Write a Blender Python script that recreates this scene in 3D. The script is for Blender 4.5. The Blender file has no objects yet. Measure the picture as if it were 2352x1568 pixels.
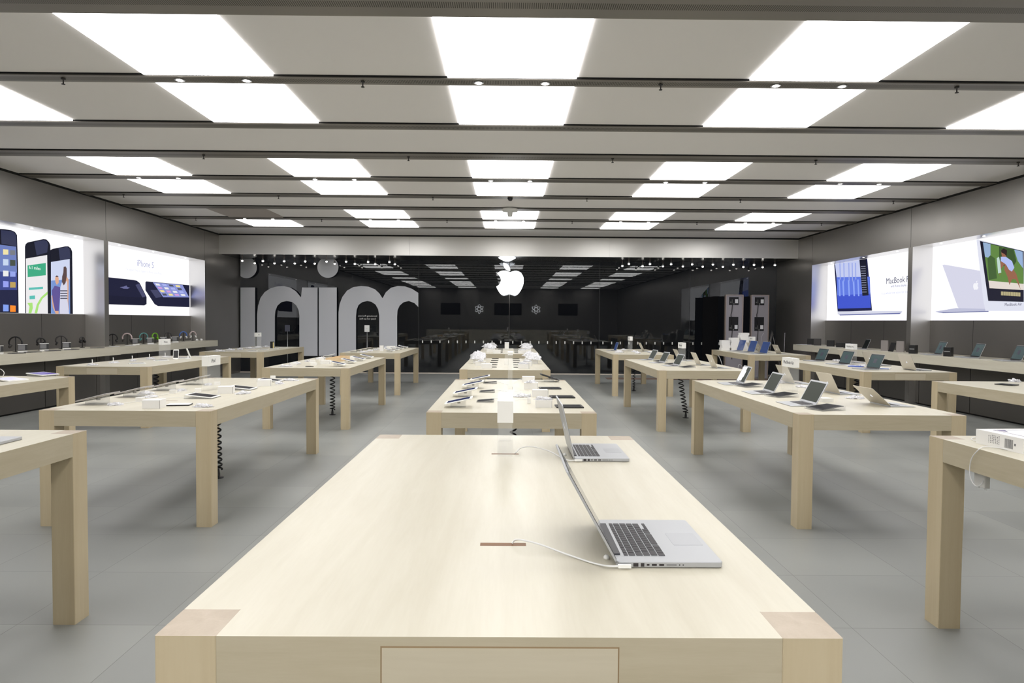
import bpy, bmesh, math, random
from mathutils import Vector, Matrix, noise
PI = math.pi
S = bpy.context.scene
COL = S.collection

# ------------------------------------------------------------------ camera, world, exposure
FPX, YAW, PITCH, ROLL, CAMZ = 1533.08, 0.0064, -0.0312, 0.0073, 1.6764
_X = Vector((math.cos(YAW), -math.sin(YAW), 0)); _Y = Vector((math.sin(YAW), math.cos(YAW), 0)); _Z = Vector((0, 0, 1))
FWD = math.cos(PITCH)*_Y + math.sin(PITCH)*_Z
UP0 = -math.sin(PITCH)*_Y + math.cos(PITCH)*_Z
RIGHT = math.cos(ROLL)*_X + math.sin(ROLL)*UP0
UP = -math.sin(ROLL)*_X + math.cos(ROLL)*UP0
cd = bpy.data.cameras.new('camera'); cam = bpy.data.objects.new('camera', cd); COL.objects.link(cam)
cd.sensor_width = 36; cd.lens = FPX/2352*36; cd.clip_start = .02; cd.clip_end = 200
cam.matrix_world = Matrix(((RIGHT.x, UP.x, -FWD.x, 0), (RIGHT.y, UP.y, -FWD.y, 0), (RIGHT.z, UP.z, -FWD.z, CAMZ), (0, 0, 0, 1)))
S.camera = cam
w = bpy.data.worlds.new('night'); S.world = w; w.use_nodes = True
w.node_tree.nodes['Background'].inputs[0].default_value = (.012, .013, .016, 1)
w.node_tree.nodes['Background'].inputs[1].default_value = 0.3
S.view_settings.view_transform = 'Standard'; S.view_settings.look = 'None'
S.view_settings.exposure = 0.0; S.view_settings.gamma = 1; S.view_settings.use_curve_mapping = False
S.cycles.max_bounces = 10; S.cycles.diffuse_bounces = 5; S.cycles.glossy_bounces = 5; S.cycles.transmission_bounces = 8
S.cycles.transparent_max_bounces = 8; S.cycles.caustics_reflective = False; S.cycles.caustics_refractive = False
S.cycles.sample_clamp_indirect = 4.0
PANEL_E = 6.4      # ceiling light panels
POSTER_E = 1.0

def ray(u, v):
    return FWD + RIGHT*((u-1176)/FPX) - UP*((v-784)/FPX)
def onz(u, v, z):
    r = ray(u, v); t = (z-CAMZ)/r.z; return (r.x*t, r.y*t)
def ony(u, v, y):
    r = ray(u, v); t = y/r.y; return (r.x*t, r.z*t+CAMZ)
def onx(u, v, x):
    r = ray(u, v); t = x/r.x; return (r.y*t, r.z*t+CAMZ)

# ------------------------------------------------------------------ materials
def srgb(r, g, b):
    f = lambda c: (c/255/12.92) if c/255 <= .04045 else ((c/255+.055)/1.055)**2.4
    return (f(r), f(g), f(b), 1)
MATS = {}
def mat(name, col=(.8, .8, .8, 1), rough=.5, metal=0, spec=.5, emit=None, es=1, trans=0, ior=1.45, coat=0, alpha=1, aniso=0):
    if name in MATS: return MATS[name]
    m = bpy.data.materials.new(name); m.use_nodes = True
    b = m.node_tree.nodes['Principled BSDF']; i = b.inputs
    i['Base Color'].default_value = col; i['Roughness'].default_value = rough; i['Metallic'].default_value = metal
    i['Specular IOR Level'].default_value = spec; i['IOR'].default_value = ior; i['Transmission Weight'].default_value = trans
    i['Coat Weight'].default_value = coat; i['Alpha'].default_value = alpha; i['Anisotropic'].default_value = aniso
    if emit: i['Emission Color'].default_value = emit; i['Emission Strength'].default_value = es
    MATS[name] = m; return m
def N(m, t, **k):
    n = m.node_tree.nodes.new(t)
    for a, b in k.items():
        if hasattr(n, a) and a not in ('inputs',): setattr(n, a, b)
    return n
def L(m, a, b): m.node_tree.links.new(a, b)

def wood(name, c1, c2, scale=(14, 1.2, 14), rough=.32, coat=.25):
    m = mat(name, c1, rough, coat=coat)
    nt = m.node_tree; b = nt.nodes['Principled BSDF']; b.inputs['Coat Roughness'].default_value = .2
    tc = N(m, 'ShaderNodeTexCoord'); mp = N(m, 'ShaderNodeMapping'); mp.inputs['Scale'].default_value = scale
    no = N(m, 'ShaderNodeTexNoise'); no.inputs['Scale'].default_value = 1.0; no.inputs['Detail'].default_value = 5; no.inputs['Distortion'].default_value = .6
    no2 = N(m, 'ShaderNodeTexNoise'); no2.inputs['Scale'].default_value = 9; no2.inputs['Detail'].default_value = 3
    mx = N(m, 'ShaderNodeMath', operation='MULTIPLY_ADD'); mx.inputs[1].default_value = .3
    r = N(m, 'ShaderNodeValToRGB'); r.color_ramp.elements[0].position = .35; r.color_ramp.elements[1].position = .85
    r.color_ramp.elements[0].color = c1; r.color_ramp.elements[1].color = c2
    L(m, tc.outputs['Object'], mp.inputs[0]); L(m, mp.outputs[0], no.inputs['Vector']); L(m, mp.outputs[0], no2.inputs['Vector'])
    L(m, no2.outputs[0], mx.inputs[0]); L(m, no.outputs[0], mx.inputs[2]); L(m, mx.outputs[0], r.inputs[0]); L(m, r.outputs[0], b.inputs['Base Color'])
    return m
MAPLE = wood('maple', srgb(207, 202, 186), srgb(197, 191, 173), rough=.42, coat=.12)
MAPLEX = wood('maple_across', srgb(202, 193, 171), srgb(192, 182, 159), (1.2, 14, 14), .42, .1)
MAPLEZ = wood('maple_upright', srgb(200, 186, 156), srgb(190, 174, 143), (16, 16, 1.0), .45, .08)
MAPLE_SHADED = wood('maple_edge_shaded', srgb(190, 180, 156), srgb(180, 169, 144), (3, 3, 30), .45, .08)  # board sides: weaker light put into a darker tan, grain turned too
ENDG = wood('maple_end_grain', srgb(180, 165, 146), srgb(168, 152, 132), (22, 22, 22), .4, .15)
SLOT = wood('slot_brown', srgb(140, 96, 52), srgb(116, 76, 40), (3, 30, 30), .5, 0)
CRATE = wood('tray_wood', srgb(224, 200, 164), srgb(210, 184, 146), (3, 20, 20), .5, 0)

def floor_mat():
    m = mat('slate_floor', srgb(132, 132, 128), .38)
    b = m.node_tree.nodes['Principled BSDF']
    tc = N(m, 'ShaderNodeTexCoord'); mp = N(m, 'ShaderNodeMapping'); mp.inputs['Location'].default_value = (.38, .2, 0)
    br = N(m, 'ShaderNodeTexBrick'); br.offset = 0.0; br.inputs['Scale'].default_value = 1
    br.inputs['Brick Width'].default_value = .762; br.inputs['Row Height'].default_value = .762; br.inputs['Mortar Size'].default_value = .0022
    br.inputs['Color1'].default_value = srgb(150, 152, 149); br.inputs['Color2'].default_value = srgb(141, 143, 141); br.inputs['Mortar'].default_value = srgb(116, 118, 115)
    no = N(m, 'ShaderNodeTexNoise'); no.inputs['Scale'].default_value = 1.6; no.inputs['Detail'].default_value = 8
    mix = N(m, 'ShaderNodeMixRGB', blend_type='MULTIPLY'); mix.inputs[0].default_value = 1
    rr = N(m, 'ShaderNodeValToRGB'); rr.color_ramp.elements[0].color = (.82, .82, .82, 1); rr.color_ramp.elements[1].color = (1.06, 1.06, 1.05, 1)
    L(m, tc.outputs['Object'], mp.inputs[0]); L(m, mp.outputs[0], br.inputs['Vector']); L(m, tc.outputs['Object'], no.inputs['Vector'])
    L(m, no.outputs[0], rr.inputs[0]); L(m, br.outputs[0], mix.inputs[1]); L(m, rr.outputs[0], mix.inputs[2]); L(m, mix.outputs[0], b.inputs['Base Color'])
    mr = N(m, 'ShaderNodeMapRange'); mr.inputs['To Min'].default_value = .3; mr.inputs['To Max'].default_value = .5
    L(m, no.outputs[0], mr.inputs[0]); L(m, mr.outputs[0], b.inputs['Roughness'])
    return m
FLOOR = floor_mat()

def steel(name, c, rough=.4, metal=.85):
    m = mat(name, c, rough, metal)
    b = m.node_tree.nodes['Principled BSDF']
    tc = N(m, 'ShaderNodeTexCoord'); no = N(m, 'ShaderNodeTexNoise'); no.inputs['Scale'].default_value = 260; no.inputs['Detail'].default_value = 2
    mr = N(m, 'ShaderNodeMapRange'); mr.inputs['To Min'].default_value = rough-.05; mr.inputs['To Max'].default_value = rough+.06
    L(m, tc.outputs['Object'], no.inputs['Vector']); no.inputs['Scale'].default_value = 1.3
    L(m, no.outputs[0], mr.inputs[0]); L(m, mr.outputs[0], b.inputs['Roughness'])
    return m
STEEL = steel('bead_blasted_steel', srgb(150, 147, 143), .36)
STEEL_R = steel('return_poster_glow', srgb(226, 224, 222), .3, .9)  # same steel made lighter, glow from the posters put into its colour
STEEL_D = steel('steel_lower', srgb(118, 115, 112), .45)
STEEL_C = steel('brushed_soffit', srgb(232, 230, 226), .4, .75)
CEIL = mat('ceiling_white', srgb(243, 240, 239), .75)
CEIL_OFF = mat('unlit_diffuser', srgb(176, 168, 162), .6)
GAP = mat('black_gap', (.01, .01, .01, 1), .8)

def rail_mat():
    m = mat('perforated_rail', srgb(128, 124, 119), .42, .5)
    b = m.node_tree.nodes['Principled BSDF']
    tc = N(m, 'ShaderNodeTexCoord'); sx = N(m, 'ShaderNodeSeparateXYZ')
    w1 = N(m, 'ShaderNodeMath', operation='MULTIPLY'); w1.inputs[1].default_value = 2*PI/.0165
    s = N(m, 'ShaderNodeMath', operation='SINE'); g = N(m, 'ShaderNodeMath', operation='GREATER_THAN'); g.inputs[1].default_value = .15
    ab = N(m, 'ShaderNodeMath', operation='ABSOLUTE'); lt = N(m, 'ShaderNodeMath', operation='LESS_THAN'); lt.inputs[1].default_value = .05
    mu = N(m, 'ShaderNodeMath', operation='MULTIPLY')
    mix = N(m, 'ShaderNodeMixRGB'); mix.inputs[1].default_value = srgb(140, 135, 128); mix.inputs[2].default_value = srgb(70, 66, 60)
    L(m, tc.outputs['Object'], sx.inputs[0]); L(m, sx.outputs[0], w1.inputs[0]); L(m, w1.outputs[0], s.inputs[0]); L(m, s.outputs[0], g.inputs[0])
    L(m, sx.outputs[1], ab.inputs[0]); L(m, ab.outputs[0], lt.inputs[0]); L(m, g.outputs[0], mu.inputs[0]); L(m, lt.outputs[0], mu.inputs[1])
    L(m, mu.outputs[0], mix.inputs[0]); L(m, mix.outputs[0], b.inputs['Base Color'])
    return m
RAIL = rail_mat()
def em(name, c, s=1.0):
    return mat(name, (.02, .02, .02, 1), .6, spec=0, emit=c, es=s)
PANEL = em('light_diffuser', (1, .985, .97, 1), PANEL_E)
BULB = em('halogen_bulb', (1, .95, .88, 1), 12)
SPOTD = em('spot_lens', (1, .96, .9, 1), 12)
GLASS = mat('window_glass', (.92, .95, .96, 1), 0, trans=1, ior=1.43)
ACRYL = mat('clear_acrylic', (.9, .92, .93, 1), .03, alpha=.07)
ACRYL_W = mat('clear_acrylic_block', (.86, .87, .87, 1), .05, alpha=.28)
ALU = mat('laptop_aluminium', srgb(184, 186, 190), .42, .45)
ALU_P = mat('laptop_lid_aluminium', srgb(204, 198, 186), .42, .3)
DARKHINGE = mat('dark_hinge', srgb(62, 62, 68), .35)
KEY = mat('key_black', srgb(58, 56, 60), .55)
WELL = mat('key_well', srgb(186, 188, 192), .4, .3)
PAD = mat('trackpad', srgb(174, 176, 181), .35, .45)
PORT = mat('port_dark', srgb(52, 48, 50), .5)
SCREEN = mat('screen_off', srgb(20, 26, 24), .12)
SCREEN_G = mat('screen_green_reflection', srgb(26, 32, 26), .4, spec=.2, emit=srgb(58, 64, 52), es=.35)  # dark screen, its green reflection painted in as weak emission
SCREEN_T = mat('screen_teal_reflection', srgb(20, 30, 32), .15, emit=srgb(84, 102, 104), es=.6)  # dark screen with a teal reflection painted in as emission
SCREEN_B = mat('screen_dim_blue', srgb(10, 20, 50), .2, emit=srgb(52, 72, 118), es=.8)
SCREEN_W = em('screen_white', srgb(250, 250, 250), 1.1)
TSCREEN = mat('tablet_screen_dark', srgb(20, 21, 26), .55, spec=.1)
TSCREEN_B = mat('tablet_screen_blue', srgb(30, 42, 84), .12, emit=srgb(30, 44, 96), es=.35)
WHITE = mat('white_plastic', srgb(240, 240, 238), .35)
BOXW = mat('white_card', srgb(236, 235, 233), .6)
PAPER = mat('paper', srgb(240, 240, 244), .7)
CABLE = mat('white_cable', srgb(226, 226, 226), .45)
BLACK = mat('black_rubber', srgb(20, 20, 24), .45)
BLACKP = mat('black_plastic', srgb(26, 26, 28), .35)
SILVER = mat('silver', srgb(190, 190, 192), .3, .8)
WRAP = mat('plastic_film', srgb(230, 230, 234), .12, alpha=.72)
FILM = mat('window_film', srgb(212, 214, 220), .6)
LOGO = em('sign_white', (.96, .98, 1, 1), 6)
LOGO_S = em('lid_logo', (.93, .95, 1, 1), 1.0)
GREYTXT = mat('grey_ink', srgb(90, 90, 94), .6)
RACK = mat('rack_metal', srgb(168, 164, 170), .5, .2)
TEAL = mat('teal', srgb(90, 150, 150), .4); GREEN = mat('green', srgb(120, 190, 40), .4); BLUE = mat('blue', srgb(70, 110, 190), .4)
PINK = mat('pale_pink', srgb(216, 196, 196), .4); DGREY = mat('dark_grey', srgb(60, 58, 58), .45)
MARK = mat('safety_mark', srgb(230, 230, 226), .5, emit=srgb(230, 230, 226), es=0)

# ------------------------------------------------------------------ mesh helpers
class MB:
    def __init__(s): s.v = []; s.f = []; s.m = []; s.sm = []
    def add(s, vs, fs, mi=0, smooth=False, M=None):
        o = len(s.v)
        s.v += [tuple(M @ Vector(v)) if M else tuple(v) for v in vs]
        s.f += [tuple(i+o for i in f) for f in fs]; s.m += [mi]*len(fs); s.sm += [smooth]*len(fs)
        return s
    def box(s, x0, x1, y0, y1, z0, z1, mi=0, M=None, top=None):
        vs = [(x0, y0, z0), (x1, y0, z0), (x1, y1, z0), (x0, y1, z0), (x0, y0, z1), (x1, y0, z1), (x1, y1, z1), (x0, y1, z1)]
        s.add(vs, [(0, 3, 2, 1), (4, 5, 6, 7), (0, 1, 5, 4), (1, 2, 6, 5), (2, 3, 7, 6), (3, 0, 4, 7)], mi, False, M)
        if top is not None: s.m[-5] = top
        return s
    def prism(s, pts, z0, z1, mi=0, M=None, smooth=False):
        n = len(pts)
        a = sum(pts[i][0]*pts[(i+1) % n][1]-pts[(i+1) % n][0]*pts[i][1] for i in range(n))
        if a < 0: pts = pts[::-1]
        vs = [(x, y, z0) for x, y in pts]+[(x, y, z1) for x, y in pts]
        fs = [tuple(range(n))[::-1], tuple(range(n, 2*n))]
        s.add(vs, fs, mi, False, M)
        o = len(s.v)-2*n
        for i in range(n):
            j = (i+1) % n; s.f.append((o+i, o+j, o+n+j, o+n+i)); s.m.append(mi); s.sm.append(smooth)
        return s
    def rbox(s, x0, x1, y0, y1, z0, z1, r, mi=0, M=None, n=5, ch=0.0):
        def ring(i):
            pts = []
            for cx, cy, a0 in ((x1-r, y1-r, 0), (x0+r, y1-r, 90), (x0+r, y0+r, 180), (x1-r, y0+r, 270)):
                for k in range(n+1):
                    a = math.radians(a0+90*k/n); pts.append((cx+(r-i)*math.cos(a), cy+(r-i)*math.sin(a)))
            return pts
        if ch <= 0: return s.prism(ring(0), z0, z1, mi, M)
        lv = [(z0, ch), (z0+ch, 0), (z1-ch, 0), (z1, ch)]; k = 4*(n+1); vs = []
        for z, i in lv: vs += [(x, y, z) for x, y in ring(i)]
        fs = [tuple(range(k))[::-1], tuple(range(3*k, 4*k))]
        for l in range(3):
            for i in range(k):
                j = (i+1) % k; fs.append((l*k+i, l*k+j, (l+1)*k+j, (l+1)*k+i))
        return s.add(vs, fs, mi, False, M)
    def lathe(s, prof, n=16, mi=0, M=None, smooth=True):
        vs = []; fs = []
        for r, z in prof:
            for k in range(n):
                a = 2*PI*k/n; vs.append((r*math.cos(a), r*math.sin(a), z))
        for i in range(len(prof)-1):
            for k in range(n):
                j = (k+1) % n; fs.append((i*n+k, i*n+j, (i+1)*n+j, (i+1)*n+k))
        fs.append(tuple(range(n))[::-1]); fs.append(tuple(range((len(prof)-1)*n, len(prof)*n)))
        return s.add(vs, fs, mi, smooth, M)
    def tube(s, path, r, n=6, mi=0, M=None, closed=False):
        P = [Vector(p) for p in path]; m = len(P); vs = []; fs = []
        ref = None
        for i in range(m):
            t = (P[(i+1) % m if closed else min(i+1, m-1)]-P[(i-1) % m if closed else max(i-1, 0)])
            if t.length < 1e-9: t = Vector((0, 0, 1))
            t.normalize()
            if ref is None: ref = Vector((0, 0, 1)) if abs(t.z) < .9 else Vector((1, 0, 0))
            a = ref - t*ref.dot(t)
            if a.length < 1e-6: a = Vector((1, 0, 0)) - t*t.x
            a.normalize(); ref = a; b = t.cross(a)
            rr = r[i] if isinstance(r, (list, tuple)) else r
            for k in range(n):
                q = 2*PI*k/n; vs.append(tuple(P[i]+a*(rr*math.cos(q))+b*(rr*math.sin(q))))
        for i in range(m if closed else m-1):
            i2 = (i+1) % m
            for k in range(n):
                j = (k+1) % n; fs.append((i*n+k, i*n+j, i2*n+j, i2*n+k))
        if not closed: fs += [tuple(range(n))[::-1], tuple(range((m-1)*n, m*n))]
        return s.add(vs, fs, mi, True, M)
    def mesh(s, name, *mats):
        me = bpy.data.meshes.new(name); me.from_pydata(s.v, [], s.f)
        for m in mats: me.materials.append(m)
        for p, mi, sm in zip(me.polygons, s.m, s.sm): p.material_index = mi; p.use_smooth = sm
        me.update(); return me

def smooth_path(pts, k=8):
    P = [Vector(p) for p in pts]; out = []
    for i in range(len(P)-1):
        p0, p1, p2, p3 = P[max(i-1, 0)], P[i], P[i+1], P[min(i+2, len(P)-1)]
        for j in range(k):
            t = j/k
            out.append(.5*((2*p1)+(-p0+p2)*t+(2*p0-5*p1+4*p2-p3)*t*t+(-p0+3*p1-3*p2+p3)*t**3))
    out.append(P[-1]); return out

def link(name, data, parent=None, loc=None, rot=None, label=None, cat=None, group=None, kind=None):
    o = bpy.data.objects.new(name, data); COL.objects.link(o)
    if parent: o.parent = parent
    if loc is not None: o.location = loc
    if rot is not None: o.rotation_euler = rot
    if label: o['label'] = label
    if cat: o['category'] = cat
    if group: o['group'] = group
    if kind: o['kind'] = kind
    return o
def struct(name, mb, *mats, parent=None, loc=None, label=None):
    return link(name, mb.mesh(name, *mats), parent, loc, kind=None if parent else 'structure', label=label)
# a prototype: list of (part name, mesh, [sub-parts (name, mesh)])
def inst(name, cat, parts, label, loc, rot=0, group=None, scale=1):
    if len(parts) == 1 and not (len(parts[0]) > 2 and parts[0][2]):
        o = link(name, parts[0][1], None, loc, (0, 0, rot), label, cat, group)
    else:
        o = link(name, None, None, loc, (0, 0, rot), label, cat, group); o.empty_display_size = .05
        for p in parts:
            q = link(p[0], p[1], o)
            if len(p) > 3 and p[3]: q['label'] = p[3]
            for sname, sm in (p[2] if len(p) > 2 else []): link(sname, sm, q)
    if scale != 1: o.scale = (scale,)*3
    return o

_fonts = {}
def text_mesh(txt, size, name='lettering', m=None, extrude=.0006):
    c = bpy.data.curves.new('tmp', 'FONT'); c.body = txt; c.size = size; c.extrude = extrude; c.resolution_u = 2; c.align_x = 'CENTER'; c.align_y = 'CENTER'
    o = bpy.data.objects.new('tmp', c); COL.objects.link(o)
    dg = bpy.context.evaluated_depsgraph_get(); me = bpy.data.meshes.new_from_object(o.evaluated_get(dg))
    bpy.data.objects.remove(o); bpy.data.curves.remove(c)
    me.name = name; me.materials.clear(); me.materials.append(m or GREYTXT); return me

# the bitten-apple sign outline
LOGO_PATHS = [[(318.7, 268.7), 'c', (-.2, -36.7, 16.4, -64.4, 50, -84.8), (-18.8, -26.9, -47.2, -41.7, -84.7, -44.6), (-35.5, -2.8, -74.3, 20.7, -88.5, 20.7), (-15, 0, -49.4, -19.7, -76.4, -19.7),
               'C', (63.3, 141.2, 4, 184.8, 4, 273.5), 'c', (0, 26.2, 4.8, 53.3, 14.4, 81.2), (12.8, 36.7, 59, 126.7, 107.2, 125.2), (25.2, -.6, 43, -17.9, 75.8, -17.9), (31.8, 0, 48.3, 17.9, 76.4, 17.9), (48.6, -.7, 90.4, -82.5, 102.6, -119.3), (-65.2, -30.7, -61.7, -90, -61.7, -91.9)],
              [(262.1, 104.5), 'c', (27.3, -32.4, 24.8, -61.9, 24, -72.5), (-24.1, 1.4, -52, 16.4, -67.9, 34.9), (-17.5, 19.8, -27.8, 44.3, -25.6, 71.9), (26.1, 2, 49.9, -11.4, 69.5, -34.3)]]
def logo_polys(h, k=7):
    out = []
    for path in LOGO_PATHS:
        cur = path[0]; pts = []; mode = 'c'
        for s in path[1:]:
            if isinstance(s, str): mode = s; continue
            q = [(s[i]+(cur[0] if mode == 'c' else 0), s[i+1]+(cur[1] if mode == 'c' else 0)) for i in (0, 2, 4)]
            for j in range(k):
                t = j/k; a = (1-t)**3; b = 3*t*(1-t)**2; c = 3*t*t*(1-t); d = t**3
                pts.append((a*cur[0]+b*q[0][0]+c*q[1][0]+d*q[2][0], a*cur[1]+b*q[0][1]+c*q[1][1]+d*q[2][1]))
            cur = q[2]
        out.append([((x-190)*h/448, (256-y)*h/448) for x, y in pts])
    return out

# ------------------------------------------------------------------ the room
ZC = 4.115; XL, XR = -8.36, 8.42; YB, YS = 20.93, 19.41; Y0 = -9.4; ZS = 3.54
f = struct('floor', MB().box(-9.2, 9.2, Y0, YB+.05, -.1, 0), FLOOR)
ceil = struct('ceiling', MB().box(-9.2, 9.2, Y0, YB+.3, ZC+.012, ZC+.2), CEIL)
struct('wall_back', MB().box(-9.2, 9.2, Y0-.2, Y0, 0, ZC), STEEL)
def side_wall(name, X, sgn):
    # sgn -1 left, +1 right.  piers + upper band + niches cut out
    bm = MB(); D = .44
    xo = X+sgn*D*1.6
    def B(y0, y1, z0, z1, x=X, m=0, rev=()):
        bm.box(min(x, xo), max(x, xo), y0, y1, z0, z1, m)
        for q in rev: bm.m[-6+q] = 3          # niche returns in the lighter steel that carries the poster glow
    B(Y0, 9.45, 0, ZC-.03, rev=(4,))
    B(9.45, 18.5, 3.27, ZC-.03, rev=(0,))                       # band over the niches
    B(13.9, 14.05, 0, 3.27, rev=(2, 4))                           # pier between the niches
    B(18.5, YB, 0, ZC-.03, rev=(2,))                            # return to the shop window
    XN = X+sgn*.43
    B(9.45, 13.9, 1.74, 3.27, XN+sgn*.02); B(14.05, 18.5, 1.74, 3.27, XN+sgn*.02)
    B(9.45, 13.9, 0, 1.74, XN-sgn*.03, 1); B(14.05, 18.5, 0, 1.74, XN-sgn*.03, 1)
    # thin panel seams
    xs = X-sgn*.0008
    for y in (9.45, 4.8, .1, 13.975, 18.5):
        bm.box(min(X, xs), max(X, xs), y-.004, y+.004, 3.27 if y > 9.4 else 0, ZC-.03, 2)
    xs2 = XN-sgn*.031
    for y in (11.0, 12.6, 15.6, 17.1):
        bm.box(min(XN-sgn*.03, xs2), max(XN-sgn*.03, xs2), y-.004, y+.004, 0, 1.74, 2)
    bm.box(min(X, X+sgn*.3), max(X, X+sgn*.3), Y0, YB, ZC-.03, ZC+.012, 2)
    return struct(name, bm, STEEL, STEEL_D, GAP, STEEL_R)
side_wall('wall_left', XL, -1); side_wall('wall_right', XR, 1)
# under-counter cladding standing a little forward of the niches
for nm, X, s in (('baseboard_left', -8.47, -1), ('baseboard_right', 8.55, 1)):
    bm = MB(); x1 = X+s*.28
    for y0, y1 in ((9.2, 10.72), (10.73, 12.25), (12.26, 13.78), (13.79, 15.3), (15.31, 16.85), (16.86, 18.55)):
        bm.box(min(X, x1), max(X, x1), y0, y1-.006, .03, .93, 0)
    bm.box(min(X+s*.03, x1), max(X+s*.03, x1), 9.2, 18.55, 0, .93, 1)
    struct(nm, bm, STEEL_D, GAP)
# soffit over the window
bm = MB()
for a, b in ((-8.4, -2.862), (-2.858, 2.928), (2.932, 8.44)): bm.box(a, b, YS, YS+.02, ZS, ZC-.03, 0)
bm.box(-8.4, 8.44, YS+.02, YB+.05, ZS, ZS+.02, 1); bm.box(-8.4, 8.44, YS, YS+.2, ZC-.03, ZC+.012, 2)
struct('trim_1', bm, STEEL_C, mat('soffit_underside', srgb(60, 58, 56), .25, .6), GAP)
# window sill strip
struct('trim_2', MB().box(-8.4, 8.44, YB-.06, YB+.02, 0, .03), mat('sill', srgb(214, 204, 192), .4))
struct('trim_3', MB().box(2.9, 8.3, 19.25, 19.75, 0, .012), mat('brown_mat', srgb(120, 102, 92), .8))
# glass panes, each with its row of safety marks
SEAMS = [-8.4, -5.62, -2.79, .04, 2.87, 5.70, 8.44]
mk = MB().box(-.016, .016, -.004, 0, -.04, .04).mesh('safety_mark', MARK)
k0 = 0
for i in range(6):
    a, b = SEAMS[i], SEAMS[i+1]
    g = struct('window_%d' % (i+1), MB().box(a+.004, b-.004, YB, YB+.02, .02, ZS), GLASS)
    x = a+.12
    while x < b-.03:
        if x > -2.79: link('safety_mark', mk, g, (x, YB-.001, 1.0))
        x += .2725
    if i: struct('window_frame', MB().box(a-.004, a+.004, YB-.004, YB+.022, .02, ZS), mat('seam', srgb(70, 70, 72), .4), parent=g)

# ---- ceiling: light panels, rails
PX, SX, HW = .0246, 3.042, .648
ROWS = [(5.436, 6.795), (6.998, 8.392), (10.207, 11.518), (11.816, 13.122), (14.877, 16.144), (16.476, 17.707)]
ROWN = ['first', 'second', 'third', 'fourth', 'fifth', 'sixth']
COLN = {-2: 'far left', -1: 'mid left', 0: 'centre', 1: 'mid right', 2: 'far right'}
for r, (a, b) in enumerate(ROWS):
    pm = MB().box(-HW, HW, -(b-a)/2, (b-a)/2, -.004, .012).mesh('diffuser', PANEL)
    po = MB().box(-HW, HW, -(b-a)/2, (b-a)/2, -.004, .012).mesh('diffuser', CEIL_OFF)
    for c in range(-2, 3):
        off = (r == 4 and c == -2)
        link('ceiling_light', po if off else pm, None, (PX+c*SX, (a+b)/2, ZC), None,
             ('unlit grey' if off else 'bright white')+' square ceiling panel, %s row from the top of the picture, %s column' % (ROWN[r], COLN[c]),
             'ceiling light', 'square light panels in the ceiling')
for (a, b), rn in (((2.15, 3.5), 'first'), ((-1.1, .2), 'second'), ((-2.5, -1.25), 'third'), ((-4.1, -2.8), 'fourth'), ((-5.5, -4.25), 'fifth'), ((-8.3, -7.1), 'last')):
    pm = MB().box(-HW, HW, -(b-a)/2, (b-a)/2, -.004, .012).mesh('diffuser', PANEL)
    for c in range(-2, 3):
        link('ceiling_light', pm, None, (PX+c*SX, (a+b)/2, ZC), None, 'bright ceiling panel mirrored in the window, %s row behind the camera, %s column' % (rn, COLN[c]),
             'ceiling light', 'ceiling panels reflected in the window')
RAILS = [(5.02, 5.43), (6.80, 6.99), (8.40, 8.62), (9.86, 10.20), (11.525, 11.81), (13.13, 13.42), (14.56, 14.87), (16.15, 16.47), (17.72, 17.92), (3.51, 3.7), (1.91, 2.14), (.25, .5), (-1.24, -1.11), (-2.79, -2.56), (-4.23, -4.11)]
RN = ['nearest the lens', 'between the two nearest light rows', 'behind the second light row', 'before the third light row', 'between the third and fourth light rows', 'behind the fourth light row',
      'before the fifth light row', 'between the fifth and sixth light rows', 'behind the sixth light row']
for i, (a, b) in enumerate(RAILS):
    h = (b-a)/2; m = MB().box(-8.35, 8.41, -h, h, -.012, .012, 0).box(-8.35, 8.41, -h-.012, -h, -.004, .012, 1).box(-8.35, 8.41, h, h+.012, -.004, .012, 1)
    struct('trim_%d' % (i+4), m, RAIL, GAP, loc=(0, (a+b)/2, ZC))
spot = [('trim_ring', MB().lathe([(.045, .0), (.05, -.006), (.038, -.008)], 20).mesh('trim_ring', SILVER), [('lens', MB().lathe([(.036, -.007), (.03, -.012)], 20).mesh('lens', SPOTD))])]
spr = [('sprinkler_head', MB().lathe([(.022, 0), (.022, -.01), (.007, -.014), (.006, -.05), (.018, -.055), (.018, -.06)], 10).mesh('sprinkler_head', DGREY))]
for i, (y, lab) in enumerate(((6.895, 'the nearest pair of light rows'), (11.665, 'the middle pair of light rows'), (16.31, 'the farthest pair of light rows'))):
    for c in range(-2, 3):
        for s in (-1, 1):
            inst('recessed_spotlight', 'spotlight', spot, 'small %s-hand recessed spotlight in the rail between %s, %s column' % ('left' if s < 0 else 'right', lab.replace('the ', '', 1), COLN[c]), (PX+c*SX+s*.34, y, ZC-.012), 0, 'spotlights in the ceiling rails')
COLG = {-3: 'beside the left wall', -2: 'left of the mid left column', -1: 'left of the centre column', 0: 'right of the centre column', 1: 'right of the mid right column', 2: 'beside the right wall'}
for y, lab in ((6.895, 'second rail'), (10.03, 'fourth rail'), (13.27, 'sixth rail'), (16.31, 'eighth rail')):
    for c in range(-3, 3):
        x = PX+(c+.5)*SX
        inst('ceiling_sprinkler', 'sprinkler', spr, 'small dark sprinkler on the %s of the ceiling, %s' % (lab, COLG[c]), (x, y, ZC-.012), 0, 'sprinklers on the ceiling rails')
inst('security_camera', 'camera', [('dome', MB().lathe([(.05, 0), (.05, -.02), (.035, -.05), (.01, -.06)], 16).mesh('dome', BLACKP))], 'small black dome on the ceiling above the window logo', (.03, 13.3, ZC-.012))
inst('ceiling_projector', 'ceiling fixture', [('mount', MB().lathe([(.18, 0), (.17, -.05), (.06, -.06), (.05, -.16), (.03, -.17)], 20).mesh('mount', WHITE))], 'white round ceiling fixture in front of the farthest centre light', (.03, 14.6, ZC-.012))

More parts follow.
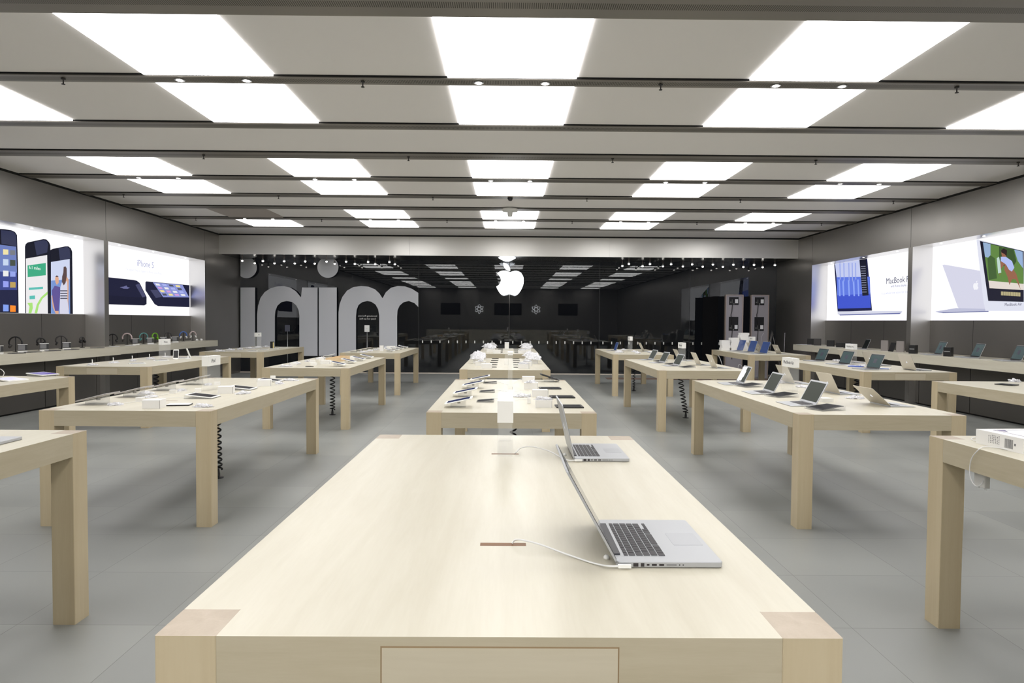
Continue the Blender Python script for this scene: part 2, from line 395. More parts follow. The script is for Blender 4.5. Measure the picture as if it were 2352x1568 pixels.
# ------------------------------------------------------------------ tables
def make_table(x0, x1, y0, y1, h, label, drawer=False, slots=()):
    cx, cy = (x0+x1)/2, (y0+y1)/2; a, b = (x1-x0)/2, (y1-y0)/2; g = .122; t = .125
    o = link('display_table', None, None, (cx, cy, 0), None, label, 'table', 'long maple display tables'); o.empty_display_size = .2
    # the board: everything between the four corner posts
    pts = [(-a+g, -b), (a-g, -b), (a-g, -b+g), (a, -b+g), (a, b-g), (a-g, b-g), (a-g, b), (-a+g, b), (-a+g, b-g), (-a, b-g), (-a, -b+g), (-a+g, -b+g)]
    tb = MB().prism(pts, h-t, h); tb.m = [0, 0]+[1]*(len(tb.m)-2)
    link('tabletop', tb.mesh('tabletop', MAPLE, MAPLE_SHADED), o)
    leg = MB().rbox(0, g, 0, g, 0, h, .003, 0, n=2); leg.m[1] = 1; lm = leg.mesh('leg', MAPLEZ, ENDG)
    for lx, ly in ((-a, -b), (a-g, -b), (-a, b-g), (a-g, b-g)): link('leg', lm, o, (lx, ly, 0))
    if drawer:
        dw = .235; d = MB().box(-dw, dw, -b-.0015, -b+.02, h-t+.008, h-.022, 0)
        dr = link('drawer', d.mesh('drawer', MAPLEX), o, (0, 0, 0))
        link('drawer_gap', MB().box(-dw-.003, dw+.003, -b-.0006, -b+.01, h-t+.005, h-.019).mesh('drawer_gap', mat('drawer_shadow', srgb(150, 128, 98), .6)), dr)
    for sx, sy, sw in slots:
        link('cable_slot', MB().box(sx-cx-sw/2, sx-cx+sw/2, sy-cy-.012, sy-cy+.012, h-.01, h+.0004).mesh('cable_slot', SLOT), o)
    return o
H1, H = 1.0465, .9343
def slotpx(u0, u1, v, z):
    a = onz(u0, v, z); b = onz(u1, v, z); return ((a[0]+b[0])/2, a[1], b[0]-a[0])
make_table(-.697, .675, 1.31, 3.652, H1, 'tall pale maple table at the front of the middle column, holding two open laptops', True,
           [slotpx(1103, 1208, 1249.5, H1), slotpx(1129, 1191, 1042, H1)])
make_table(-3.72, -2.35, 1.4, 3.73, H1, 'tall maple table cut off by the bottom left edge, silver laptop corner on top')
make_table(2.38, 3.75, 1.4, 3.73, H1, 'tall maple table cut off by the right edge, with a white carton on top')
make_table(-.651, .721, 5.347, 8.40, H, 'maple table behind the front one, tilted white tablets down one side')
make_table(-3.74, -2.37, 5.33, 8.38, H, 'maple table with tablets and white boxes, second row, mid left column', False, [(-3.05, 6.0, .17), (-3.05, 7.2, .17)])
make_table(2.36, 3.72, 5.36, 8.5, H, 'maple table of white slim laptops, second row, mid right column')
make_table(-.725, .648, 10.03, 13.1, H, 'maple table piled with white wraps, third along the middle column')
make_table(-.669, .703, 14.83, 17.9, H, 'smallest-looking maple table at the window end of the middle column')
make_table(-3.72, -2.41, 10.12, 13.2, H, 'maple table with a wooden tray on it, third row, mid left column')
make_table(2.30, 3.72, 10.12, 13.15, H, 'maple table with three upright laptop screens and a coil cord, third row, mid right column')
make_table(-3.72, -2.39, 14.8, 17.9, H, 'maple table in front of the huge grey lettering, last row, mid left column')
make_table(2.36, 3.72, 14.9, 17.95, H, 'maple table with one blue-lit laptop, last row, mid right column')
make_table(-6.85, -5.46, 5.38, 8.44, H, 'maple table cut off by the left edge, two bright tablets on it')
make_table(5.5, 6.9, 5.4, 8.6, H, 'maple table cut off by the right edge, behind the tall one with the carton')
make_table(-6.85, -5.46, 10.15, 13.2, H, 'maple table with a drawer and phone stands by the headphone counter, far left column', True)
make_table(5.43, 6.86, 10.12, 13.2, H, 'maple table with a drawer and dark laptops, third row, far right column', True)
make_table(-6.85, -5.46, 14.85, 17.9, H, 'maple table with a drawer in the last row, far left column', True)
make_table(5.5, 6.9, 15.12, 17.95, H, 'maple table with a drawer, blue screens and stacked white boxes, far right column', True)

# wall counters
ZK = 1.075
def counter(name_label, pts):
    return link('wall_counter', MB().prism(pts, ZK-.16, ZK).mesh('wall_counter', MAPLE), None, None, None, name_label, 'counter', 'maple counters along the side walls')
counter('maple counter below the phone poster at the left edge, black headphones on it', [(-8.75, 9.46), (-8.0, 9.3), (-8.0, 13.84), (-8.75, 13.84)])
counter('maple counter below the second left poster, coloured headphones on it', [(-8.34, 13.86), (-8.07, 13.86), (-8.07, 18.62), (-8.34, 18.62), (-8.34, 18.48), (-8.75, 18.48), (-8.75, 14.07), (-8.34, 14.07)])
counter('maple counter below the slim laptop poster at the right edge', [(8.80, 9.46), (7.92, 9.3), (7.92, 13.84), (8.80, 13.84)])
counter('maple counter below the blue laptop-screen poster, speakers at its window end', [(8.40, 13.86), (7.99, 13.86), (7.99, 18.62), (8.40, 18.62), (8.40, 18.48), (8.80, 18.48), (8.80, 14.07), (8.40, 14.07)])

# ------------------------------------------------------------------ product builders
def M4(loc=(0, 0, 0), rot=(0, 0, 0)):
    from mathutils import Euler
    return Matrix.Translation(loc) @ Euler(rot).to_matrix().to_4x4()
def keyboard_mesh(wd, dp, z, x0, y0):
    """keys in six rows; +y is towards the hinge, x0,y0 is the front corner of the field"""
    m = MB(); rows = 6; kd = dp/rows
    for r in range(rows):
        y = y0+r*kd; hh = kd*.84
        if r == rows-1: n = 14; y += kd*.0; hh = kd*.5
        if r == 0:
            ws = [1, 1, 1, 1.25, 5.2, 1.25, 1, .9, .9, .9]
        elif r == 1: ws = [2.2]+[1]*10+[2.2]
        elif r == 2: ws = [1.7]+[1]*11+[1.7]
        elif r == 3: ws = [1.4]+[1]*12+[1]
        elif r == 4: ws = [1]*13+[1.4]
        else: ws = [1]*14
        tot = sum(ws); x = x0
        for i, q in enumerate(ws):
            kw = wd*q/tot; y_a, y_b = y, y+hh
            if r == 0 and i >= 7: y_b = y+hh*.5
            m.box(x+kw*.07, x+kw-.07*kw if q > 1.1 else x+kw*.93, y_a, y_b, z, z+.0016)
            x += kw
    return m.mesh('keyboard', KEY)
def make_laptop(wd=.364, dp=.249, th=.024, ang=112, lid=ALU, screen=SCREEN, bezel=BLACKP, detailed=False, air=False, logo=True, patches=None):
    """origin at the middle of the hinge edge on the table, user on the -y side, screen faces -y"""
    parts = []
    b = MB(); base_th = .014 if air else .0145
    if air:
        # wedge body, thin at the front
        pts = [(0, .001), (0, base_th), (-dp, .0045), (-dp, .003)]
        R = Matrix(((0, 0, 1, -wd/2), (1, 0, 0, 0), (0, 1, 0, 0), (0, 0, 0, 1)))
        b.prism(pts, 0, wd, 0, R)
        topz = lambda y: .0045+(base_th-.0045)*(y+dp)/dp
    else:
        b.rbox(-wd/2, wd/2, -dp, 0, .0015, .0015+base_th, .011, 0, n=5, ch=.0015)
        topz = lambda y: .0015+base_th
    base = b.mesh('base', ALU)
    tilt = math.atan2(base_th-.0045, dp) if air else 0
    subs = []
    kz = topz(-dp*.5)+.0003
    KM = M4((0, -dp*.5, kz-.0), (tilt, 0, 0)) if air else None
    kw, kd = wd*.76, dp*.43
    def off(mb):
        if KM: mb.v = [tuple(KM @ Vector((v[0], v[1]+dp*.5, v[2]-kz))) for v in mb.v]
        return mb
    kb = MB().rbox(-kw/2-.003, kw/2+.003, -dp*.5+.002, -dp*.5+kd+.003, kz-.001, kz, .003, 0, n=2)
    subs.append(('key_well', off(kb).mesh('key_well', WELL)))
    if detailed:
        keys = keyboard_mesh(kw, kd, kz, -kw/2, -dp*.5+.003)
    else:
        q = MB()
        for r in range(5):
            q.box(-kw/2, kw/2, -dp*.5+.004+r*kd/5, -dp*.5+.002+(r+.86)*kd/5, kz, kz+.0012)
        keys = off(q).mesh('keyboard', KEY)
    parts.append(('base', base, subs))
    parts.append(('keyboard', keys))
    tp = MB().rbox(-wd*.145, wd*.145, -dp+.014, -dp+.014+dp*.30, kz-.0009 if not air else kz-.0008, kz+.0001, .004, 0, n=3)
    parts.append(('trackpad', off(tp).mesh('trackpad', PAD)))
    if not air:
        hg = MB().box(-wd*.36, wd*.36, -.016, .002, .004, kz+.0035)
        parts.append(('hinge', hg.mesh('hinge', DARKHINGE)))
        pt = MB(); x = -wd/2-.0003; y = -.026
        for wdt, hh in ((.009, .005), (.013, .009), (.009, .009), (.007, .0045), (.0125, .005), (.0125, .005), (.026, .0018), (.003, .003), (.003, .003)):
            if wdt != .009 or hh != .005: pt.box(x, x+.002, y-wdt, y, .0085-hh/2, .0085+hh/2)
            y -= wdt+.0062
        parts.append(('port', pt.mesh('port', PORT)))
    else:
        parts.append(('hinge', MB().tube([(-wd*.33, -.004, base_th), (wd*.33, -.004, base_th)], .004, 8).mesh('hinge', DARKHINGE)))
    lt = .004 if air else .006
    T = M4((0, 0, base_th+.001), (math.radians(90-ang)*-1*-1, 0, 0))
    # lid built standing in the xz plane (screen towards -y), then leaned back by (ang-90)
    T = Matrix.Translation((0, -.002, base_th)) @ Matrix.Rotation(-math.radians(ang-90), 4, 'X')
    lm = MB()
    Rz = Matrix(((1, 0, 0, 0), (0, 0, -1, 0), (0, 1, 0, 0), (0, 0, 0, 1)))   # (x,y,z)->(x,-z,y)
    A = T @ Rz
    lm.rbox(-wd/2, wd/2, .0, dp, -lt, 0, .009, 0, A, 5, .001)
    lsub = []
    sb = MB().rbox(-wd/2+.004, wd/2-.004, .006, dp-.004, 0, .0006, .006, 0, A, 3)
    lsub.append(('bezel', sb.mesh('bezel', bezel)))
    bx, bt, bb = .016, .016, .022
    sc = MB().box(-wd/2+bx, wd/2-bx, bb, dp-bt, .0006, .0010, 0, A)
    lsub.append(('screen', sc.mesh('screen', screen)))
    if patches:
        pm = MB(); 
        for (a0, a1, b0, b1) in patches[0]:
            ww = wd-2*bx; hh2 = dp-bt-bb
            pm.box(-wd/2+bx+a0*ww, -wd/2+bx+a1*ww, bb+b0*hh2, bb+b1*hh2, .0010, .0013, 0, A)
        lsub.append(('screen_patch', pm.mesh('screen_patch', patches[1])))
    if logo:
        gm = MB(); B = A @ M4((0, dp*.5, -lt), (0, PI, 0))
        for p in logo_polys(.034): gm.prism(p, 0, .0004, 0, B)
        lsub.append(('logo', gm.mesh('logo', LOGO_S)))
    parts.append(('lid', lm.mesh('lid', lid), lsub))
    return parts
def make_info_tablet():
    """black tablet sunk in a clear block, screen up, tilted towards -y"""
    w_, d_ = .20, .26
    T = M4((0, 0, .004), (math.radians(5), 0, 0))
    blk = MB(); blk.add([(-w_/2, -d_/2, 0), (w_/2, -d_/2, 0), (w_/2, d_/2, 0), (-w_/2, d_/2, 0), (-w_/2, -d_/2, .012), (w_/2, -d_/2, .012), (w_/2, d_/2, .034), (-w_/2, d_/2, .034)],
        [(0, 3, 2, 1), (4, 5, 6, 7), (0, 1, 5, 4), (1, 2, 6, 5), (2, 3, 7, 6), (3, 0, 4, 7)])
    t = math.atan2(.022, d_)
    A = M4((0, 0, .0235), (t, 0, 0))
    tab = MB().rbox(-w_/2+.006, w_/2-.006, -d_/2+.008, d_/2-.008, .0, .003, .01, 0, A, 3)
    scr = MB().box(-w_/2+.016, w_/2-.016, -d_/2+.024, d_/2-.024, .003, .0034, 0, A)
    return [('stand', blk.mesh('stand', ACRYL_W)), ('tablet_body', tab.mesh('tablet_body', BLACKP), [('screen', scr.mesh('screen', TSCREEN))])]
def make_tablet(body=WHITE, bez=WHITE, scr=TSCREEN, ww=.186, dd=.241, tilt=0, stand=False):
    A = M4((0, 0, .001), (0, 0, 0)) if not stand else M4((0, 0, .052), (math.radians(tilt), 0, 0))
    p = []
    b = MB().rbox(-ww/2, ww/2, -dd/2, dd/2, 0, .009, .012, 0, A, 4, .002)
    s = MB().box(-ww/2+.02, ww/2-.02, -dd/2+.022, dd/2-.022, .009, .0094, 0, A)
    fr = MB().rbox(-ww/2+.003, ww/2-.003, -dd/2+.003, dd/2-.003, .0088, .0092, .01, 0, A, 3)
    p.append(('tablet_body', b.mesh('tablet_body', body), [('front_glass', fr.mesh('front_glass', bez)), ('screen', s.mesh('screen', scr)),
             ('home_button', MB().lathe([(.006, .0092), (.006, .0096)], 12, 0, A @ M4((0, -dd/2+.011, 0))).mesh('home_button', SILVER))]))
    if stand:
        st = MB().add([(-.045, -.07, 0), (.045, -.07, 0), (.045, .06, 0), (-.045, .06, 0), (-.045, -.07, .03), (.045, -.07, .03), (.045, .06, .05+.02*(tilt > 0)), (-.045, .06, .05+.02*(tilt > 0))],
                      [(0, 3, 2, 1), (4, 5, 6, 7), (0, 1, 5, 4), (1, 2, 6, 5), (2, 3, 7, 6), (3, 0, 4, 7)])
        p.append(('stand', st.mesh('stand', ACRYL_W)))
        p.append(('security_puck', MB().lathe([(.014, .03), (.014, .048)], 14).mesh('security_puck', SILVER)))
    return p
def make_box(a=.17, b=.11, c=.07, m=BOXW, lidline=True):
    q = MB().box(-a/2, a/2, -b/2, b/2, 0, c)
    parts = [('carton_body', q.mesh('carton_body', m))]
    if lidline:
        s = MB().box(a/2-.0025, a/2+.0005, -b/2-.0005, -b/2+.0015, .0, c-.001)
        parts.append(('seam_line', s.mesh('seam_line', mat('card_shadow', srgb(150, 148, 146), .7))))
    return parts
def film_mesh(a, b, c, seed, name='plastic_wrap', m=None, rgh=1.0):
    bm = bmesh.new(); bmesh.ops.create_icosphere(bm, subdivisions=4, radius=1)
    o = Vector((seed*3.1, seed*1.7, seed*.9))
    for v in bm.verts:
        n = noise.noise(v.co*1.9+o)*.42+(noise.noise(v.co*5.5+o)*.26+abs(noise.noise(v.co*11+o))*.16)*rgh
        k = 1+n
        v.co = Vector((v.co.x*a/2*k, v.co.y*b/2*k, max(0, v.co.z)*c*(.55+1.4*abs(n)+.25*noise.noise(v.co*4+o))))
        if v.co.z < .001: v.co.z = .001
    me = bpy.data.meshes.new(name); bm.to_mesh(me); bm.free(); me.materials.append(m or WRAP)
    return me
FILMS = [film_mesh(.20, .12, .045, i+1) for i in range(5)]
def make_sign(hz, txt, side=1, L_=.36, W_=.07, head=.10, slim=False, tsize=.055):
    """sign holder: white block on a clear acrylic body, text on the long faces (+-x)"""
    bz = hz-head; body = MB(); t = .006
    body.box(-W_/2, -W_/2+t, -L_/2, L_/2, 0, bz).box(W_/2-t, W_/2, -L_/2, L_/2, 0, bz).box(-W_/2+t, W_/2-t, -L_/2, -L_/2+t, 0, bz).box(-W_/2+t, W_/2-t, L_/2-t, L_/2, 0, bz)
    p = [('clear_body', body.mesh('clear_body', ACRYL))]
    hd = MB().box(-W_/2, W_/2, -L_/2, L_/2, bz, hz)
    subs = []
    if txt:
        me = text_mesh(txt, tsize)
        for sx in (side,):
            A = Matrix.Translation((sx*(W_/2+.0008), .03*-1, bz+head*.5)) @ Matrix.Rotation(PI/2*sx, 4, 'Z') @ Matrix.Rotation(PI/2, 4, 'X')
            m2 = me.copy(); m2.transform(A); subs.append(('lettering', m2))
    p.append(('header', hd.mesh('header', WHITE), subs))
    return p
def cable(name, pts, r, m, label, cat='cable', group=None, k=8):
    return link(name, MB().tube(smooth_path(pts, k), r, 8).mesh(name, m), None, None, None, label, cat, group)
def coil_cord(x, y, ztop, label, lean=0.0, turns=10, R=.03, bunch=1.6):
    pts = []; n = turns*14
    for i in range(n+1):
        t = i/n; z = .09+(ztop-.105)*(t**(1/bunch) if False else t**bunch*.35+t*.65)
        a = 2*PI*turns*t; pts.append((x+lean*(1-t)+R*math.cos(a), y+R*math.sin(a), z))
    o = link('coil_cord', None, None, (0, 0, 0), None, label, 'cord', 'black coiled cords under the tables')
    link('coil', MB().tube(pts, .0095, 6).mesh('coil', BLACK), o)
    link('floor_plug', MB().lathe([(.055, .0), (.055, .008), (.022, .014), (.02, .05), (.012, .1)], 14, 0, M4((x+lean, y, 0))).mesh('floor_plug', BLACK), o)
    return o

# ------------------------------------------------------------------ things on the front table
pro_near = make_laptop(dp=.272, ang=119, detailed=True, screen=SCREEN)
pro_far = make_laptop(ang=103, detailed=True, screen=SCREEN)
# user sits on the +x side, so the laptop's -y axis points to +x
A_hx = onz(1414, 1304, H1)
inst('laptop', 'laptop', pro_near, 'silver laptop nearest the camera on the front table, lid leaning far back', (A_hx[0]+.004, A_hx[1]+.364/2, H1), PI/2, 'silver laptops on the front table')
B_hx = onz(1318, 1060, H1)
inst('laptop', 'laptop', pro_far, 'silver laptop at the far end of the front table, screen nearly upright', (B_hx[0]+.002, B_hx[1]+.364/2, H1), PI/2, 'silver laptops on the front table')
def on_table(pts, z):
    out = []
    for u, v, h in pts:
        x, y = onz(u, v, z+h); out.append((x, y, z+h))
    return out
def charge_cable(lap, slot, mids, label):
    hx, hy = lap
    port = Vector((hx+.034, hy-.002, H1+.0085))
    o = link('charging_cable', None, None, (0, 0, 0), None, label, 'cable', 'white charging cables on the front table')
    pts = [(slot[0], slot[1], H1+.003), (slot[0]+.008, slot[1]+.001, H1+.012)]+mids+[(port.x-.06, port.y-.008, port.z), (port.x-.03, port.y-.008, port.z)]
    link('lead', MB().tube(smooth_path(pts, 8), .0024, 8).mesh('lead', CABLE), o)
    link('plug', MB().rbox(-.034, .0, -.012, -.0045, -.004, .004, .002, 0, M4(tuple(port)), 2).mesh('plug', WHITE), o)
s1 = onz(1176, 1250, H1); s2 = onz(1183, 1043, H1)
mid1 = on_table([(1200, 1240, .02), (1240, 1250, .012), (1300, 1272, .006), (1360, 1292, .004)], H1)
charge_cable((A_hx[0]+.004, A_hx[1]), s1, mid1, 'white cable from the table slot to the laptop nearest the camera')
mid2 = on_table([(1198, 1028, .02), (1225, 1026, .03), (1262, 1036, .02), (1288, 1050, .008)], H1)
charge_cable((B_hx[0]+.002, B_hx[1]), s2, mid2, 'thin white cable from the farther table slot to the farther laptop')
for (u, v, lab) in ((1393, 1277, 'small round white anchor behind the laptop nearest the camera'), (1297, 1040, 'small round white anchor behind the farther laptop')):
    x, y = onz(u, v+6, H1)
    inst('security_anchor', 'anchor', [('anchor', MB().lathe([(.008, 0), (.008, .006), (.005, .01)], 12).mesh('anchor', WHITE))], lab, (x, y, H1))
sg = onz(1160, 1048, H1)
inst('sign_holder', 'sign', make_sign(.257, None, L_=.40, W_=.074, head=.10), 'clear holder with a blank white block on top, middle of the front table', (sg[0], sg[1]+.2, H1), 0, 'sign holders on the tables')
# a laptop corner on the table cut off at the left edge
c = onz(36, 1013, H1)
inst('laptop', 'laptop', make_laptop(ang=110), 'silver laptop whose corner shows at the left edge of the picture', (c[0]-.249, c[1]+.0-.13, H1), PI/2, None)
# the white carton at the right edge
c0 = onz(2241, 1017, H1)
def product_box():
    a, b, c = .38, .30, .075
    p = MB().box(0, a, -b, 0, 0, c)
    top = MB().add([(.05, -.03, c+.0006), (.33, -.03, c+.0006), (.33, -.24, c+.0006), (.05, -.24, c+.0006)], [(0, 3, 2, 1)])
    ln = MB().box(.06, .33, -.045, -.041, c, c+.0008).box(.06, .064, -.24, -.041, c, c+.0008).prism([(.075, -.05), (.12, -.05), (.085, -.11)], c, c+.001)
    pr = MB()
    random.seed(4)
    for r in range(7):
        y = -.085-r*.011; 
        z = .02
        while z < .06:
            q = random.uniform(.002, .008); pr.box(-.0005, 0, y-.004, y, z, z+q*.7); z += q+.002
    for k in range(16): pr.box(-.0005, 0, -.19-k*.0032, -.19-k*.0032+random.uniform(.0008, .0022), .012, .058)
    pr.box(-.0005, 0, -.255, -.247, .03, .042)
    return [('carton_body', p.mesh('carton_body', BOXW)), ('cover_print', ln.mesh('cover_print', mat('print_purple', srgb(128, 120, 150), .6))), ('small_print', pr.mesh('small_print', GREYTXT))]
inst('product_carton', 'box', product_box(), 'flat white product carton with fine print, on the table at the right edge', (c0[0], c0[1], H1), math.radians(4))
pA = on_table([(2262, 1014, .004), (2245, 1013, .004), (2232, 1009, .004), (2236, 1005, .004), (2262, 1005, .004), (2285, 1012, .004)], H1)
o = link('connector_cable', None, None, (0, 0, 0), None, 'short white connector cable lying beside the carton at the right edge', 'cable')
link('lead', MB().tube(smooth_path(pA), .0022, 8).mesh('lead', CABLE), o)
link('plug', MB().rbox(-.016, .012, -.005, .005, -.003, .003, .002, 0, M4(pA[0]), 2).mesh('plug', WHITE), o)
ex = 2.38
def ontabx(u, v, x):
    y, z = onx(u, v, x); return (x, y, z)
pB = on_table([(2349, 1036, .004), (2318, 1033, .004), (2290, 1028, .005), (2262, 1026, .006)], H1)+[ontabx(2249, 1031, ex-.006), ontabx(2232, 1052, ex-.012), ontabx(2227, 1080, ex-.01), ontabx(2231, 1102, ex-.01), ontabx(2242, 1116, ex-.008), ontabx(2254, 1112, ex+.02), ontabx(2258, 1103, ex+.05)]
cable('draped_cable', pB, .0024, CABLE, 'white cable draped over the edge of the right-hand table down to its adapter')
ax, ay = 2.44, onx(2256, 1090, 2.44)[0]
inst('power_adapter', 'adapter', [('adapter_body', MB().rbox(-.04, .04, -.014, .014, 0, .08, .004, 0, None, 3, .002).mesh('adapter_body', mat('adapter_white', srgb(206, 204, 200), .4))),
     ('cord_hook', MB().tube([(-.02, 0, 0), (-.02, 0, -.008), (-.03, -.004, -.009)], .0025, 6).tube([(.02, 0, 0), (.02, 0, -.008), (.035, -.004, -.009)], .0025, 6).mesh('cord_hook', WHITE))],
     'white power adapter hanging under the table at the right edge', (ax, ay, H1-.125-.08), PI/2)

# ------------------------------------------------------------------ middle column tables
tilt_w = make_tablet(tilt=12, stand=True, scr=TSCREEN_B)
C2N = ['nearest', 'second', 'third', 'farthest']
for i, (u, v) in enumerate(((1054, 931), (1069, 907), (1087, 888), (1103, 874))):
    x, y = onz(u, v+3, H)
    inst('tablet', 'tablet', tilt_w, 'white tablet tilted on a clear stand, %s of four beside the second middle table’s edge' % C2N[i], (x, y, H), PI/2+PI if False else -PI/2, 'tilted white tablets on the second middle table', 1.0)
itab = make_info_tablet()
for i, (u, v) in enumerate(((1115, 922), (1119, 900), (1126, 880))):
    x, y = onz(u, v, H)
    inst('info_tablet', 'tablet', itab, 'small black information tablet on a clear wedge, %s of three on the second middle table' % ['nearest', 'middle', 'farthest'][i], (x, y, H), -PI/2, 'black information tablets', .62)
tilt_k = make_tablet(BLACKP, BLACKP, TSCREEN, tilt=-17, stand=True)
flat_k = make_tablet(BLACKP, BLACKP, TSCREEN, ww=.2, dd=.25)
x, y = onz(1262, 876, H); inst('tablet', 'tablet', tilt_k, 'black tablet tilted on a clear stand at the far end of the second middle table', (x, y, H), -PI/2)
slab = make_box(.20, .15, .016, mat('dark_slate_case', srgb(72, 76, 84), .35), False)
for i, (u, v) in enumerate(((1307, 934), (1291, 912), (1263, 892))):
    x, y = onz(u, v, H)
    inst('tablet', 'tablet', flat_k, 'dark tablet lying flat on the second middle table, %s of three' % ['nearest', 'middle', 'farthest'][i], (x, y, H), PI/2+math.radians(2), 'flat dark tablets', .95)
for i, (u, v, a, b, cc) in enumerate(((1249, 936, .14, .1, .065), (1241, 912, .15, .1, .07), (1220, 894, .15, .1, .07), (1214, 878, .15, .1, .07))):
    x, y = onz(u, v, H)
    inst('white_box', 'box', make_box(a, b, cc), 'small white card box, %s of four on the second middle table' % C2N[i], (x, y+.05, H), math.radians([0, 3, -3, 2][i]), 'white boxes on the second middle table')
for i, (u, v) in enumerate(((1251, 924), (1200, 911), (1228, 884))):
    x, y = (onz(u, v, H) if i == 1 else onz(*((1249, 936), 0, (1220, 894))[i], H)); y += 0 if i == 1 else .05
    inst('plastic_wrap', 'plastic wrap', [('plastic_wrap', FILMS[i])], ['crumpled clear wrap on top of the nearest white box, second middle table', 'crumpled clear wrap lying flat beside the white boxes, second middle table',
         'crumpled clear wrap on the third white box of the second middle table'][i], (x, y, H+(0 if i == 1 else (.0645, 0, .0695)[i])), .4*i, 'crumpled wraps on the second middle table', .85 if i == 1 else .7)
for i, (u0, v0, u1, v1) in enumerate(((1122, 921, 1145, 914), (1127, 899, 1165, 899), (1133, 879, 1168, 884), (1182, 921, 1215, 917), (1182, 899, 1235, 899), (1180, 880, 1205, 868))):
    p = on_table([(u0, v0, .01), ((u0*2+u1)/3, (v0*2+v1)/3-3, .012), ((u0+2*u1)/3, (v0+2*v1)/3-2, .01), (u1, v1, .004)], H)
    cable('thin_cable', p, .0016, CABLE, 'thin white lead across the second middle table, %s' % ['nearest on the tablet side', 'middle on the tablet side', 'farthest on the tablet side', 'nearest on the box side', 'middle on the box side', 'farthest on the box side'][i], 'cable', 'leads on the second middle table')
x, y = onz(1174, 893, H)
inst('sign_holder', 'sign', make_sign(.40, None, L_=.30, W_=.055, head=.03), 'tall clear holder with a slim white cap, second middle table', (.03, y+.1, H), 0, 'sign holders on the tables')
inst('sign_holder', 'sign', make_sign(.37, None, L_=.30, W_=.07, head=.10), 'small white-headed holder standing dark against the window, third middle table', (-.015, 11.3, H), 0, 'sign holders on the tables')
x, y = onz(1193, 921, H)
inst('power_plug', 'plug', make_box(.03, .03, .05, WHITE, False), 'little clear white plug cube beside the nearest box, second middle table', (onz(1215, 926, H)[0], onz(1215, 926, H)[1], H))
coil_cord(.065, 6.95, H-.125, 'black coiled cord just showing under the second middle table', turns=10)

random.seed(11)
def scatter(table, items):
    """items: (kind, x, y, rot, scale, label)"""
    for kind, x, y, r, s, lab, grp in items:
        name, cat, parts = KINDS[kind]
        z = H
        if isinstance(x, tuple): (x, y), z = onz(x[0], x[1], x[2] if len(x) > 2 else H), (x[2] if len(x) > 2 else H)
        inst(name, cat, parts, lab, (x, y, z), r, grp, s)
phone = [('phone_body', MB().rbox(-.03, .03, -.06, .06, .0, .008, .008, 0, M4((0, 0, .062), (math.radians(70), 0, 0)), 3).mesh('phone_body', WHITE), [('screen', MB().box(-.026, .026, -.046, .046, .008, .0084, 0, M4((0, 0, .062), (math.radians(70), 0, 0))).mesh('screen', BLACKP))]),
         ('stand', MB().lathe([(.03, 0), (.03, .008), (.012, .012), (.01, .04)], 14).mesh('stand', WHITE))]
phone_flat = [('phone_body', MB().rbox(-.03, .03, -.06, .06, .0, .008, .008, 0, M4((0, 0, .0)), 3).mesh('phone_body', BLACKP), [('screen', MB().box(-.026, .026, -.046, .046, .008, .0084).mesh('screen', TSCREEN))])]
def stylus_stand():
    m = MB().rbox(-.035, .035, -.03, .03, 0, .006, .01, 0, None, 3)
    return [('foot', m.mesh('foot', WHITE)), ('holder', MB().tube([(0, .0, .004), (0, .01, .05), (0, .0, .07)], .006, 8).mesh('holder', WHITE))]
cube_w = make_box(.06, .045, .035, BOXW, False)
KINDS = {
 'box': ('white_box', 'box', make_box(.17, .12, .07)), 'bigbox': ('white_box', 'box', make_box(.24, .17, .09)), 'cube': ('power_plug', 'plug', cube_w),
 'wrap': ('plastic_wrap', 'plastic wrap', [('plastic_wrap', FILMS[0])]), 'wrap2': ('plastic_wrap', 'plastic wrap', [('plastic_wrap', FILMS[3])]), 'bag': ('plastic_wrap', 'plastic wrap', [('plastic_wrap', film_mesh(.26, .24, .12, 9, rgh=.45))]),
 'itab': ('info_tablet', 'tablet', itab), 'tabw': ('tablet', 'tablet', make_tablet()), 'tabk': ('tablet', 'tablet', flat_k), 'tiltw': ('tablet', 'tablet', tilt_w),
 'phone': ('phone', 'phone', phone), 'phoneflat': ('phone', 'phone', phone_flat), 'stand': ('phone_stand', 'stand', stylus_stand()),
 'card': ('white_card', 'card', make_box(.2, .14, .004, PAPER, False)),
}
# third and last middle tables: boxes and bagged goods down both sides, dark slim devices inside
def side_of(s): return 'left' if s < 0 else 'right'
for tn, (x0, x1, y0, y1), nm in (('third', (-.725, .648, 10.03, 13.1), 'third middle table'), ('last', (-.669, .703, 14.83, 17.9), 'last middle table')):
    ORD = ['nearest', 'second', 'third', 'fourth', 'fifth']
    for s in (-1, 1):
        cx = (x0+x1)/2; edge = cx+s*.40
        for k in range(5):
            y = y0+.35+k*.58
            kx = edge+random.uniform(-.05, .05)-(s*.12 if k == 0 else 0)+(s*.08 if k > 1 else 0)
            scatter(None, [('box', kx, y, random.uniform(-.15, .15), 1, 'white box, %s on the %s-hand side of the %s' % (ORD[k], side_of(s), nm), 'white boxes on the '+nm)])
            if k > 0 or s > 0:
                inst('plastic_wrap', 'plastic wrap', KINDS['bag'][2] if k > 1 else KINDS['wrap'][2], 'crumpled white bag, %s on the %s-hand side of the %s' % (ORD[k], side_of(s), nm),
                     (kx, y, H+.0695), random.uniform(0, 3), 'crumpled bags on the '+nm, 1.0 if k > 1 else .8)
            scatter(None, [('phoneflat', cx+s*.2, y+.2, PI/2+random.uniform(-.2, .2), 1.1, 'small dark device, %s on the %s-hand side of the %s' % (ORD[k], side_of(s), nm), 'small dark devices on the '+nm)])
